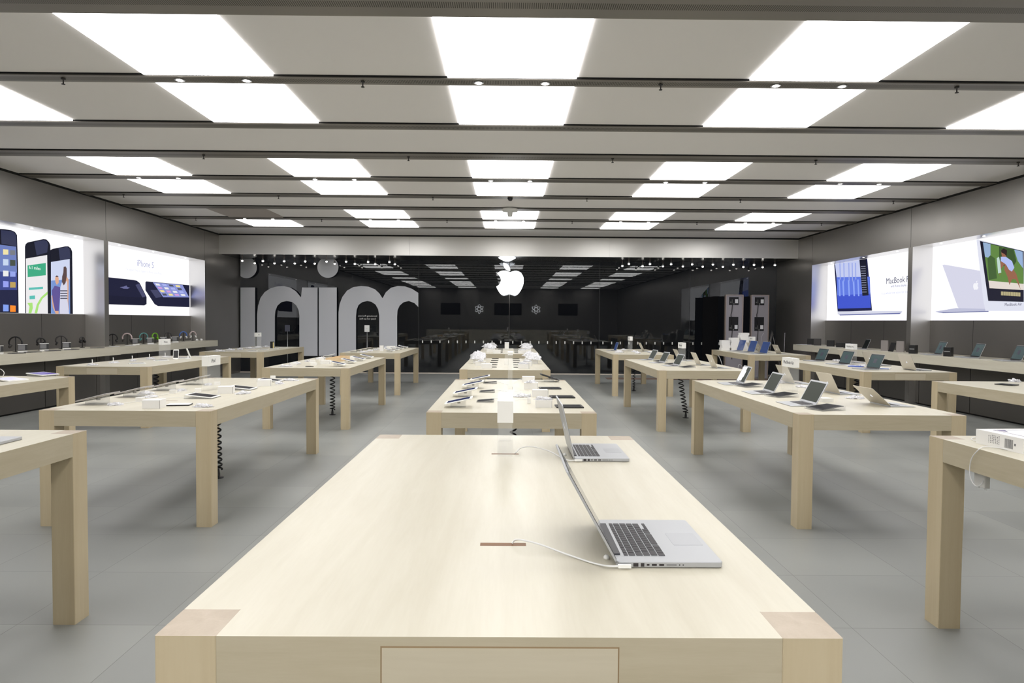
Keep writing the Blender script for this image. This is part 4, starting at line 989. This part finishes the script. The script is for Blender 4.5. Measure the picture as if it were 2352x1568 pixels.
for i, (u, hh, w2) in enumerate(((1858, .17, .05), (1873, .18, .09), (1903, .16, .09), (1925, .11, .16), (1942, .12, .12))):
    y_ = onx(u, 795, 8.25)[0]
    inst('audio_gear', 'speaker', [('gear_case', MB().rbox(-w2/2, w2/2, -.09, .09, 0, hh, .012, 0, None, 3).mesh('gear_case', BLACKP if i != 1 else DGREY))], 'dark audio box, %s on the farther right counter' % ['at the window end', 'second from the window', 'third from the window', 'low one before the laptop', 'squat one closest to the black laptop'][i], (8.3, y_, ZK), RL-.5, 'dark audio boxes on the right counter')
inst('white_card', 'card', KINDS['card'][2], 'white papers at the window end of the right counter', (8.12, 18.25, ZK), .2, None, 1.6)

# ------------------------------------------------------------------ the shop window
YG = YB-.10
def wpx(u, v, y=YG):
    return ony(u, v, y)
def zoomc(pts): return [wpx(440+a/4.2, 560+b/4.2) for a, b in pts]
def arc(cx, cy, rx, ry, a0, a1, n=14):
    return [(cx+rx*math.cos(math.radians(a0+(a1-a0)*i/n)), cy-ry*math.sin(math.radians(a0+(a1-a0)*i/n))) for i in range(n+1)]
def win_poly(pts, name, parent, m=FILM, th=.006, y=YG):
    b = MB(); ww = zoomc(pts)
    T = Matrix(((1, 0, 0, 0), (0, 0, -1, y+th), (0, 1, 0, 0), (0, 0, 0, 1)))
    ww = [(x, min(z, ZS-.002)) for x, z in ww]
    out = []
    for p in ww:
        if not out or (abs(p[0]-out[-1][0])+abs(p[1]-out[-1][1])) > 1e-4: out.append(p)
    return link(name, b.prism(out, 0, th, 0, T).mesh(name, m), parent)
wl = link('window_lettering', None, None, (0, 0, 0), None, 'huge grey lettering seen in reverse on the left half of the shop window', 'lettering')
win_poly([(472, 420), (612, 420), (612, 1080), (472, 1080)], 'letter', wl)
win_poly([(472, 310)]+arc(530, 228, 100, 102, 236, 360, 14)+arc(530, 228, 100, 102, 0, 125, 14)+[(472, 143)], 'letter_dot', wl)
win_poly([(632, 1080), (632, 690)]+[(640, 600), (665, 520), (705, 465), (760, 428), (825, 410), (890, 407), (950, 420), (1005, 455), (1055, 515), (1066, 420), (1215, 420), (1215, 1080), (1040, 1080), (1040, 690), (1033, 640), (1010, 592), (970, 560), (917, 550), (865, 562), (828, 595), (808, 645), (803, 700), (803, 1080)], 'letter', wl)
win_poly([(1227, 420), (1400, 420), (1400, 1080), (1227, 1080)], 'letter', wl)
win_poly(arc(1315, 225, 102, 102, 0, 350, 36), 'letter_dot', wl)
win_poly([(1418, 1080), (1418, 660), (1428, 580), (1455, 510), (1500, 450), (1560, 416), (1635, 406), (1705, 412), (1770, 438), (1812, 478), (1842, 524), (1875, 465), (1925, 422), (1990, 406), (2060, 410), (2125, 432), (2187, 472), (2187, 608), (2150, 570), (2095, 550), (2045, 562), (2007, 595), (1987, 640), (1983, 700), (1983, 1080), (1810, 1080), (1810, 690), (1800, 630), (1775, 585), (1735, 558), (1695, 550), (1645, 562), (1610, 590), (1592, 635), (1586, 700), (1586, 1080)], 'letter', wl)
# mirrored small words on the pane
def wtext(txt, u, v, size, m, label, mirror=True):
    me = text_mesh(txt, size, m=m)
    x, z = wpx(u, v)
    A = Matrix.Translation((x, YG, z)) @ Matrix.Rotation(PI/2, 4, 'X')
    if mirror: A = A @ Matrix.Diagonal((-1, 1, 1, 1))
    me.transform(A); return me
tw = link('window_words', None, None, (0, 0, 0), None, 'two tiny white lines of mirror-written words inside the grey lettering', 'lettering')
link('words', wtext('Introducing iPad mini.', 844, 725.5, .068, WHITE, ''), tw); link('words', wtext('Every inch an iPad.', 844, 732, .068, WHITE, ''), tw)

# hanging lamps under the soffit
lamp = [('rod', MB().tube([(0, 0, 0), (0, 0, -.10)], .008, 8).mesh('rod', mat('lamp_rod', srgb(190, 170, 160), .4, .4))), ('lamp_head', MB().lathe([(.012, -.085), (.03, -.11), (.036, -.15), (.03, -.155)], 14).mesh('lamp_head', SILVER), [('bulb', MB().lathe([(.028, -.152), (.031, -.166), (.022, -.184), (.006, -.190)], 14).mesh('bulb', BULB))])]
YN, YF = 19.85, 20.62
near_u = [556.4, 603.8, 652.6, 701, 750, 795, 845.5, 894.5, 1444.5, 1493, 1541.6, 1589.8, 1637.6, 1684.6, 1732, 1780]
far_u = [585, 630.5, 677, 722.9, 768.6, 815, 861.7, 907, 1429.6, 1476, 1522.8, 1568.7, 1614.4, 1660.7, 1707.6, 1752]
ORD8 = ['first', 'second', 'third', 'fourth', 'fifth', 'sixth', 'seventh', 'eighth']
for us, yy, rn in ((near_u, YN, 'front'), (far_u, YF, 'back')):
    for i, u in enumerate(us):
        x, z = ony(u, 600, yy)
        inst('hanging_lamp', 'lamp', lamp, 'small hanging window spotlight, %s from the left in the %s row, %s group' % (ORD8[i % 8], rn, 'left' if i < 8 else 'right'), (x, yy, ZS), 0, 'hanging spotlights over the shop window', .95)
        if i % 2 == 0:
            ld = bpy.data.lights.new('lamp_light', 'SPOT'); ld.energy = 7; ld.spot_size = 1.3; ld.spot_blend = 1; ld.shadow_soft_size = .035; ld.color = (1, .93, .84)
            lo = bpy.data.objects.new('lamp_light', ld); COL.objects.link(lo); lo.location = (x, yy, ZS-.22)

# the lit logo sign on its rod
lg = link('logo_sign', None, None, (0, 0, 0), None, 'glowing white bitten-apple sign hanging in the middle of the shop window', 'sign')
cx_, cz_ = wpx(1172, 641, 20.6)
b = MB()
T = Matrix(((-1, 0, 0, cx_), (0, 0, -1, 20.62), (0, 1, 0, cz_), (0, 0, 0, 1)))
for p in logo_polys((678-604)/FPX*20.6): b.prism(p, 0, .06, 0, T)
b2 = b.mesh('logo_body', LOGO); link('logo_body', b2, lg)
link('rod', MB().tube([(cx_-.02, 20.68, ZS), (cx_-.02, 20.68, .9)], .008, 8).mesh('rod', mat('rod_grey', srgb(110, 106, 104), .4, .5)), lg)
link('ceiling_light_head', MB().lathe([(.26, -.0), (.20, -.04), (.07, -.10)], 20, 0, M4((cx_-.1, 19.9, ZS))).mesh('ceiling_light_head', em('sign_flood', (.9, .94, 1, 1), 10)), lg)

# the two metal racks (backs of window displays) and their wiring
def make_rack():
    w_, h_ = .52, 2.5
    p = []
    sh = MB().box(-w_/2, w_/2, .05, .14, 0, h_)
    wins = [(h_-.30, h_-.06), (h_-1.08, h_-.66)]
    p.append(('rack_shell', sh.mesh('rack_shell', RACK)))
    fr = MB().box(-w_/2-.01, -w_/2+.012, .02, .14, 0, h_+.01).box(w_/2-.012, w_/2+.01, .02, .14, 0, h_+.01).box(-w_/2, w_/2, .02, .14, h_-.008, h_+.012)
    p.append(('rack_frame', fr.mesh('rack_frame', mat('rack_edge', srgb(186, 170, 160), .35, .5))))
    for a, b_ in wins:
        q = MB().box(-.16, .13, .045, .06, a, b_)
        pl = MB().box(.02, .11, .04, .046, a+.055, a+.175)
        sm = MB().box(-.13, -.09, .04, .046, a+.07, a+.10).box(-.03, .0, .04, .046, a+.01, a+.06).box(-.075, -.06, .04, .046, a+.05, a+.17)
        p.append(('opening', q.mesh('opening', mat('rack_hole', srgb(22, 22, 26), .5)), [('rating_plate', pl.mesh('rating_plate', PAPER)), ('connector', sm.mesh('connector', mat('connector_grey', srgb(110, 110, 108), .5)))]))
    p.append(('power_lead', MB().tube(smooth_path([(-.06, .03, h_-.28), (-.08, .02, h_-.5), (-.1, .03, h_-.6), (-.08, .03, h_-.75), (-.05, .03, h_-1.0), (-.07, .02, h_-1.3), (-.08, .03, h_-1.6), (-.05, .03, h_-1.95)]), .011, 6).mesh('power_lead', BLACKP)))
    return p
rk = make_rack()
for i, u in enumerate((1686.5, 1745.5)):
    x, z = ony(u, 700, 20.25)
    inst('display_rack', 'rack', rk, ['metal display back with wiring, the one beside the black panel', 'metal display back with wiring, the one nearer the side wall'][i], (x, 20.2, 0), 0, 'metal display backs in the shop window')
x, z = ony(1632, 700, 20.5)
inst('display_board', 'display board', [('board_face', MB().box(-.23, .23, 0, .04, 0, 2.45).mesh('board_face', mat('panel_black', (.004, .004, .005, 1), .7, spec=.1))), ('board_foot', MB().box(-.23, .23, -.12, .16, 0, .03).mesh('board_foot', BLACKP))], 'plain black upright panel standing by the window beside the metal racks', (x, 20.5, 0))
# display tablet signs on poles in the window
def pole_sign(u, vtop, vbot, label, mm, yy=20.4, ww=.15):
    x, z1 = ony(u, vtop, yy); _, z0 = ony(u, vbot, yy)
    o = link('window_display_tablet', None, None, (x, yy, 0), None, label, 'display', 'tablet signs on poles in the window')
    link('tablet_panel', MB().rbox(-ww/2, ww/2, -(z1-z0)/2, (z1-z0)/2, 0, .01, .008, 0, Matrix.Translation((0, 0, (z0+z1)/2)) @ Matrix.Rotation(PI/2, 4, 'X'), 3).mesh('tablet_panel', mm), o)
    link('home_mark', MB().lathe([(.006, .0105), (.006, .011)], 10, 0, Matrix.Translation((0, 0, (z0+z1)/2)) @ Matrix.Rotation(PI/2, 4, 'X')).mesh('home_mark', GREYTXT), o)
    link('pole', MB().tube([(0, .01, 0), (0, .01, z0)], .008, 8).mesh('pole', SILVER), o)
    link('foot', MB().lathe([(.14, 0), (.14, .01), (.01, .02)], 16).mesh('foot', SILVER), o)
pole_sign(843, 746.5, 762, 'white tablet sign on a thin pole under the second arch of the lettering', WHITE)
pole_sign(660, 746, 761, 'dim grey reflection of a tablet sign, built solid under the first arch of the lettering', mat('reflected_tablet', srgb(84, 86, 100), .4))  # stands in for a reflection, built as a solid dim tablet and pole
# easels and stands near the side wall
def easel(x, y, h, sp, label):
    m = MB()
    m.tube([(x-sp, y-.1, 0), (x, y, h)], .009, 6).tube([(x+sp, y-.1, 0), (x, y, h)], .009, 6).tube([(x, y+.3, 0), (x, y, h)], .009, 6)
    o = link('easel', None, None, (0, 0, 0), None, label, 'easel'); link('frame', m.mesh('frame', mat('easel_grey', srgb(150, 146, 144), .4, .5)), o)
    link('crossbar', MB().tube([(x-sp*.6, y-.06, h*.38), (x+sp*.6, y-.06, h*.38)], .008, 6).tube([(x-.05, y-.02, h-.1), (x, y, h+.04), (x+.05, y-.02, h-.1)], .012, 6).mesh('crossbar', DGREY), o)
x, z = ony(1773, 762, 20.0)
easel(x, 20.0, z, .32, 'grey metal easel behind the laptop backs near the right wall')
x, z = ony(1803, 764, 19.7); link('thin_post', MB().tube([(x-.04, 19.7, 0), (x, 19.7, z)], .01, 6).mesh('thin_post', RACK), None, None, None, 'thin slanted grey post near the right wall', 'post')
x, z = ony(1752, 765, 19.2); link('thin_post', MB().tube([(x-.12, 19.2, 0), (x-.03, 19.2, z-.1), (x+.02, 19.2, z)], .01, 6).mesh('thin_post', RACK), None, None, None, 'thin grey post with a bent tip in front of the farther metal rack', 'post')
# white floor cables beside the racks
cable('floor_cable', [(5.9, 19.4, .02), (5.98, 19.4, .3), (6.02, 19.4, .62), (6.1, 19.38, .72), (6.2, 19.4, .6), (6.3, 19.42, .3), (6.32, 19.4, .02)], .012, CABLE, 'white cable rising and drooping in front of the nearer metal rack')
cable('floor_cable', [(6.6, 19.0, .02), (6.72, 19.0, .2), (6.7, 19.0, .42), (6.6, 19.0, .45), (6.62, 19.05, .2), (6.75, 19.05, .02)], .01, CABLE, 'coiled pale cable on the floor behind the far right table')

# ------------------------------------------------------------------ backlit posters in the wall niches
PW = em('poster_white', srgb(252, 252, 255), 1.15)
def pc(r, g, b, s=1.0): return em('poster_%d_%d_%d' % (r, g, b), srgb(r, g, b), s)
class Poster:
    def __init__(s, X, sgn, y0, y1, label, z0=1.745, z1=3.268):
        s.X, s.sgn, s.k = X, sgn, 0; s.y = (y0, y1); s.z = (z0, z1)
        s.o = link('backlit_poster', None, None, (0, 0, 0), None, label, 'poster', 'backlit wall posters')
        x1 = X+sgn*.03
        link('light_panel', MB().box(min(X, x1), max(X, x1), y0, y1, z0, z1).mesh('light_panel', PW), s.o)
    def poly(s, pts, name, m, lift=None, world=False):
        s.k += 1; d = .0012*(s.k if lift is None else lift)
        q = []
        for p in pts:
            y, z = p if world else onx(p[0], p[1], s.X)
            q.append((min(max(y, s.y[0]+.002), s.y[1]-.002), min(max(z, s.z[0]+.002), s.z[1]-.002)))
        out = []
        for p in q:
            if not out or abs(p[0]-out[-1][0])+abs(p[1]-out[-1][1]) > 1e-4: out.append(p)
        T = Matrix(((0, 0, -s.sgn, s.X), (1, 0, 0, 0), (0, 1, 0, 0), (0, 0, 0, 1)))
        return MB().prism(out, 0.0002, d, 0, T)
    def part(s, name, m, polys, subs=()):
        s.k += 1; T = Matrix(((0, 0, -s.sgn, s.X), (1, 0, 0, 0), (0, 1, 0, 0), (0, 0, 0, 1)))
        mb = MB()
        for pts in polys:
            q = []
            for p in pts:
                y, z = onx(p[0], p[1], s.X); q.append((min(max(y, s.y[0]+.002), s.y[1]-.002), min(max(z, s.z[0]+.002), s.z[1]-.002)))
            out = []
            for p in q:
                if not out or abs(p[0]-out[-1][0])+abs(p[1]-out[-1][1]) > 1e-4: out.append(p)
            if len(out) > 2: mb.prism(out, .0002, .0010+.0006*s.k, 0, T)
        return link(name, mb.mesh(name, m), s.o)
    def text(s, txt, u, v, size, m, name='lettering', skew=0):
        y, z = onx(u, v, s.X); s.k += 1
        me = text_mesh(txt, size, m=m)
        if s.sgn < 0: A = Matrix(((0, 0, 1, s.X+.003+.0006*s.k), (1, 0, 0, y), (0, 1, 0, z), (0, 0, 0, 1)))
        else: A = Matrix(((0, 0, -1, s.X-.003-.0006*s.k), (-1, 0, 0, y), (0, 1, 0, z), (0, 0, 0, 1)))
        me.transform(A); return link(name, me, s.o)
def Z1(pts): return [(a/6.031, 500+b/6.031) for a, b in pts]       # poster at the left edge
def Z2(pts): return [(230+a/7.84, 540+b/7.84) for a, b in pts]
def Z3(pts): return [(1880+a/7.841, 560+b/7.84) for a, b in pts]
def Z4(pts): return [(2080+a/6.03, 500+b/6.031) for a, b in pts]
NAVY, NAVY2, INK = pc(16, 18, 36), pc(52, 56, 84), pc(30, 30, 36)
P1 = Poster(-8.78, -1, 9.46, 13.89, 'backlit white poster of three tall black phones at the left edge')
P1.part('phone_picture', NAVY, [Z1([(-60, 150), (60, 158), (150, 170), (205, 195), (235, 240), (250, 700), (258, 1330), (-60, 1330)])])
P1.part('phone_glare', NAVY2, [Z1([(10, 170), (140, 180), (190, 200), (225, 245), (232, 395), (20, 360)])])
P1.part('phone_screen', pc(110, 128, 190), [Z1([(-60, 365), (222, 400), (232, 760), (-60, 740)])])
P1.part('phone_screen', pc(58, 70, 140), [Z1([(-60, 740), (232, 760), (236, 1000), (-60, 1000)])])
P1.part('phone_screen', pc(26, 30, 66), [Z1([(-60, 1000), (236, 1000), (240, 1300), (-60, 1300)])])
ic = {(0, 0): pc(240, 225, 170), (0, 1): pc(120, 124, 134), (1, 0): pc(200, 215, 240), (1, 1): pc(70, 80, 70), (2, 0): pc(236, 236, 236), (2, 1): pc(150, 165, 235), (3, 0): pc(150, 160, 240), (3, 1): pc(190, 160, 90), (4, 0): pc(130, 160, 240), (4, 1): pc(250, 140, 40)}
for (r, c_), m in ic.items():
    ys = [(440, 500), (575, 650), (735, 800), (880, 950), (1205, 1285)][r]; x0 = (40, 137)[c_]
    y0, y1 = ys; dy = 12*c_
    P1.part('app_icon', m, [Z1([(x0, y0-5+dy), (x0+72, y0+dy), (x0+72, y1+10+dy*.5), (x0, y1+10+dy*.5)])])
P1.part('phone_picture', NAVY, [Z1([(345, 400), (355, 365), (385, 340), (600, 295), (635, 300), (670, 335), (690, 380), (700, 1335), (350, 1335)])])
P1.part('phone_glare', NAVY2, [Z1([(465, 335), (600, 305), (640, 320), (660, 370), (645, 480), (500, 520)])])
P1.part('map_picture', pc(236, 234, 236), [Z1([(350, 565), (645, 515), (655, 1335), (355, 1335)])])
P1.part('map_road', pc(170, 226, 120), [Z1([(385, 1330), (400, 1230), (370, 1180), (440, 1175), (445, 1250), (425, 1330)]), Z1([(470, 1330), (500, 1200), (560, 1100), (650, 1020), (650, 1060), (580, 1120), (530, 1210), (505, 1330)])])
P1.part('map_sign', pc(60, 170, 130), [Z1([(372, 660), (625, 625), (625, 795), (375, 822)])])
P1.text('6.1 miles', 78, 615.5, .085, pc(240, 250, 245))
P1.part('map_label', pc(90, 190, 180), [Z1([(390, 968), (585, 955), (585, 985), (390, 1000)]), Z1([(400, 1082), (475, 1075), (475, 1125), (400, 1130)])])
P1.part('phone_picture', NAVY, [Z1([(692, 460), (700, 445), (730, 430), (905, 395), (935, 395), (970, 420), (990, 470), (1000, 1337), (692, 1337)])])
P1.part('phone_glare', NAVY2, [Z1([(800, 425), (920, 400), (955, 430), (965, 560), (820, 590)])])
P1.part('photo_picture', pc(206, 214, 240), [Z1([(695, 612), (955, 570), (960, 1337), (695, 1337)])])
P1.part('photo_picture', pc(120, 150, 210), [Z1([(695, 870), (958, 850), (960, 1337), (695, 1337)])])
P1.part('photo_person', pc(222, 170, 140), [Z1([(752, 830), (775, 800), (800, 830), (800, 900), (775, 930), (755, 890)]), Z1([(735, 1050), (700, 1080), (720, 1240), (760, 1337), (800, 1337), (790, 960), (760, 950)]), Z1([(905, 800), (940, 860), (935, 1180), (945, 1290), (915, 1180), (900, 900)])])
P1.part('photo_person', pc(96, 84, 150), [Z1([(705, 1010), (745, 940), (820, 960), (820, 1080), (800, 1290), (750, 1290), (720, 1150)])])
P1.part('photo_person', pc(214, 214, 232), [Z1([(825, 960), (850, 880), (915, 880), (920, 960), (920, 1130), (945, 1337), (815, 1337), (820, 1100)])])
P1.part('photo_stripe', pc(50, 50, 70), [Z1([(822, y), (920, y), (920, y+13), (822, y+13)]) for y in (1005, 1040, 1075, 1108)])
P1.part('photo_person', pc(90, 70, 70), [Z1([(865, 760), (870, 680), (895, 672), (910, 700), (912, 800), (895, 900), (870, 935), (845, 890), (850, 810)]), Z1([(752, 815), (775, 797), (800, 815), (775, 822)])])
P2 = Poster(-8.78, -1, 14.06, 18.47, 'backlit white poster of two phones lying flat, farther along the left wall')
P2.text('iPhone 5', 334.3, 607, .215, pc(176, 180, 212))
P2.text('The biggest thing to happen to iPhone since iPhone.', 332, 623.5, .078, pc(224, 226, 240))
P2.part('phone_picture', pc(26, 28, 56), [Z2([(100, 752), (600, 805), (660, 820), (710, 860), (770, 980), (835, 1110), (835, 1240), (790, 1265), (100, 1242)])])
P2.part('phone_edge', pc(20, 22, 48), [Z2([(100, 1080), (835, 1125), (832, 1235), (790, 1260), (100, 1238)])])
P2.part('phone_glare', pc(74, 76, 110), [Z2([(635, 895), (700, 870), (820, 1100), (760, 1120)])])
P2.part('phone_logo', pc(104, 106, 150), [Z2([(350, 935), (420, 925), (470, 905), (485, 930), (535, 945), (490, 965), (420, 962)])])
P2.part('phone_picture', pc(26, 28, 56), [Z2([(815, 845), (830, 830), (1700, 910), (1700, 1300), (1040, 1275), (980, 1240), (815, 990)])])
P2.part('phone_glare', pc(66, 68, 100), [Z2([(900, 985), (1030, 985), (1110, 1110), (1000, 1130)])])
P2.part('phone_screen', pc(140, 150, 214), [Z2([(945, 848), (1480, 895), (1600, 1120), (1130, 1115)])])
for r in range(4):
    for c_ in range(4):
        a = .12+c_*.23; bb = .13+r*.23
        def bil(a, b):
            p = [(945, 848), (1480, 895), (1600, 1120), (1130, 1115)]
            return ((p[0][0]*(1-a)+p[1][0]*a)*(1-b)+(p[3][0]*(1-a)+p[2][0]*a)*b, (p[0][1]*(1-a)+p[1][1]*a)*(1-b)+(p[3][1]*(1-a)+p[2][1]*a)*b)
        P2.part('app_icon', [pc(236, 236, 240), pc(240, 224, 150), pc(170, 180, 240), pc(210, 160, 220), pc(80, 84, 96)][(r*3+c_*2) % 5], [Z2([bil(a-.07, bb-.07), bil(a+.07, bb-.07), bil(a+.07, bb+.07), bil(a-.07, bb+.07)])])
P3 = Poster(8.84, 1, 14.07, 18.47, 'backlit white poster of a big blue laptop screen on the right wall')
P3.part('laptop_picture', pc(24, 28, 70), [Z3([(285, 300), (880, 190), (965, 1200), (345, 1220)])])
P3.part('screen_patch', pc(196, 204, 240), [Z3([(300, 310), (745, 215), (790, 620), (330, 620)])])
P3.part('screen_patch', pc(96, 122, 226), [Z3([(325, 600), (925, 590), (935, 900), (340, 930)])])
P3.part('screen_patch', pc(64, 86, 206), [Z3([(340, 925), (935, 895), (945, 1150), (350, 1165)])])
P3.part('screen_streak', pc(140, 165, 246), [Z3([(x, 640+dx), (x+26, 640), (x+40, 940), (x+14, 940)]) for x, dx in ((360, 0), (430, 40), (530, 20), (620, 60), (700, 0))])
P3.part('screen_streak', pc(150, 166, 232), [Z3([(x, 340), (x+16, 340), (x+22, 640+dx), (x+6, 640)]) for x, dx in ((380, 0), (450, 40), (540, 30), (600, 60), (660, 0))])
P3.part('tool_palette', pc(24, 26, 44), [Z3([(742, 215), (860, 190), (905, 925), (795, 935)])])
P3.part('palette_line', pc(150, 154, 178), [Z3([(765+i*2.2, 400+i*42), (850+i*2, 398+i*42), (850+i*2, 408+i*42), (765+i*2.2, 410+i*42)]) for i in range(12)])
P3.part('laptop_base_picture', pc(214, 216, 232), [Z3([(345, 1215), (1510, 1205), (1495, 1245), (1460, 1262), (390, 1285), (350, 1265)])])
P3.part('laptop_shadow_picture', pc(92, 100, 160), [Z3([(380, 1272), (1495, 1240), (1460, 1262), (390, 1287)])])
P3.text('MacBook Pro', 2067, 643, .195, pc(74, 76, 104))
P3.text('with Retina display', 2065, 656, .08, pc(150, 154, 186))
P3.text('It’s a whole new vision for the notebook.', 2066, 671, .085, pc(206, 210, 236))
P4 = Poster(8.84, 1, 9.46, 13.93, 'backlit white poster of two slim laptops at the right edge, one showing a skateboarder')
P4.part('laptop_picture', pc(214, 214, 232), [Z4([(512, 655), (540, 648), (1100, 745), (1100, 1262), (745, 1258), (725, 1240)])])
P4.part('laptop_picture', pc(190, 192, 216), [Z4([(410, 1298), (700, 1250), (1150, 1262), (1150, 1300), (470, 1318)])])
P4.part('laptop_shadow_picture', pc(110, 116, 160), [Z4([(470, 1308), (1150, 1290), (1150, 1302), (520, 1320)])])
b = P4
_y, _z = onx(2080+975/6.03, 500+935/6.031, 8.84)
P4.k += 1
mb = MB(); T = Matrix(((0, 0, -1, 8.84-.001-.0006*P4.k), (-1, 0, 0, _y), (0, 1, 0, _z), (0, 0, 0, 1)))
for p in logo_polys(.17): mb.prism(p, 0, .0006, 0, T)
link('logo_picture', mb.mesh('logo_picture', pc(244, 244, 250)), P4.o)
P4.part('laptop_picture', pc(224, 226, 240), [Z4([(985, 310), (1010, 295), (1640, 460), (1900, 530), (1900, 1290), (1110, 1290), (1085, 1180)])])
P4.part('screen_bezel_picture', pc(24, 24, 44), [Z4([(1032, 320), (1640, 462), (1640, 1165), (1148, 1150)])])
P4.part('photo_picture', pc(96, 134, 66), [Z4([(1075, 340), (1625, 468), (1640, 920), (1150, 880)])])
P4.part('photo_sky', pc(150, 176, 210), [Z4([(1075, 340), (1180, 362), (1180, 560), (1105, 540)])])
P4.part('photo_sky', pc(150, 176, 214), [Z4([(1510, 440), (1625, 468), (1632, 700), (1560, 600)])])
P4.part('photo_tree', pc(56, 84, 44), [Z4([(1300, 400), (1500, 440), (1540, 600), (1480, 700), (1300, 650)])])
P4.part('photo_tree', pc(66, 96, 52), [Z4([(1140, 560), (1180, 520), (1240, 560), (1270, 840), (1160, 860)])])
P4.part('photo_picture', pc(226, 216, 208), [Z4([(1155, 870), (1640, 915), (1640, 1000), (1168, 975)])])
P4.part('photo_person', pc(150, 100, 76), [Z4([(1330, 470), (1345, 560), (1300, 640), (1310, 800), (1330, 700), (1380, 640), (1375, 720), (1420, 820), (1445, 930), (1480, 850), (1530, 850), (1580, 950), (1600, 990), (1540, 780), (1500, 720), (1400, 600), (1400, 500)])])
P4.part('photo_person', pc(176, 190, 240), [Z4([(1325, 540), (1395, 540), (1480, 600), (1510, 690), (1480, 745), (1440, 720), (1400, 650), (1370, 625), (1325, 600)])])
P4.part('photo_person', pc(40, 26, 28), [Z4([(1330, 450), (1365, 425), (1410, 450), (1405, 530), (1375, 500), (1335, 480)])])
P4.part('photo_person', pc(190, 216, 206), [Z4([(1270, 560), (1300, 540), (1320, 640), (1330, 760), (1290, 770)])])
P4.part('film_strip', pc(180, 170, 130), [Z4([(1330+i*34, 1020+i*2), (1356+i*34, 1021+i*2), (1356+i*34, 1075+i*2), (1330+i*34, 1073+i*2)]) for i in range(8)])
P4.text('MacBook Air', 2080+1500/6.03, 500+1200/6.03, .075, pc(110, 110, 130))
# downlights in the niche soffits
nl = [('lens', MB().lathe([(.02, 0), (.02, -.005), (.014, -.006)], 14).mesh('lens', SPOTD))]
for sx, X_, ys in ((-1, -8.56, (10.6, 12.1, 13.3, 14.8, 16.2, 17.8)), (1, 8.62, (10.6, 12.1, 13.3, 14.8, 16.2, 17.8))):
    for i, yy in enumerate(ys):
        inst('niche_downlight', 'spotlight', nl, 'tiny downlight over the %s wall’s posters, %s from the camera' % ('left' if sx < 0 else 'right', ['first', 'second', 'third', 'fourth', 'fifth', 'sixth'][i]), (X_, yy, 3.27), 0, 'downlights above the wall posters')

# ------------------------------------------------------------------ the end wall behind the camera, seen only as a reflection
for i, x in enumerate((-4.4, -.3, .9, 4.6)):
    if i == 2: continue
    link('wall_screen', MB().box(-.75 if i != 1 else -.75, .75 if i != 1 else 1.35, 0, .06, 2.1, 3.0).mesh('wall_screen', mat('wall_tv', (.003, .003, .005, 1), .2)), None, (x, Y0+.01, 0), None, 'dark wall screen reflected in the window, %s of three' % ['first', 'middle', 'last'][0 if i == 0 else (1 if i == 1 else 2)], 'screen', 'dark screens reflected in the window')
for i, x in enumerate((-2.2, 2.15)):
    m = MB()
    for k in range(3):
        pts = [(.34*math.cos(a), .12*math.sin(a)) for a in [2*PI*j/40 for j in range(40)]]
        c_, s_2 = math.cos(k*PI/3+PI/2), math.sin(k*PI/3+PI/2)
        m.tube([(p[0]*c_-p[1]*s_2, 0, p[0]*s_2+p[1]*c_) for p in pts], .02, 6, closed=True)
    link('atom_sign', m.mesh('atom_sign', em('atom_white', (.95, .97, 1, 1), 4.0)), None, (x, Y0+.06, 2.55), None, 'pale atom emblem mirrored in the dark window, %s the logo sign' % ['left of', 'right of'][i], 'sign', 'atom emblems reflected in the window')
link('service_counter', MB().box(-6, 6, Y0+1.4, Y0+2.1, 0, 1.0).mesh('service_counter', MAPLE), None, None, None, 'long counter reflected faintly low in the window', 'counter')
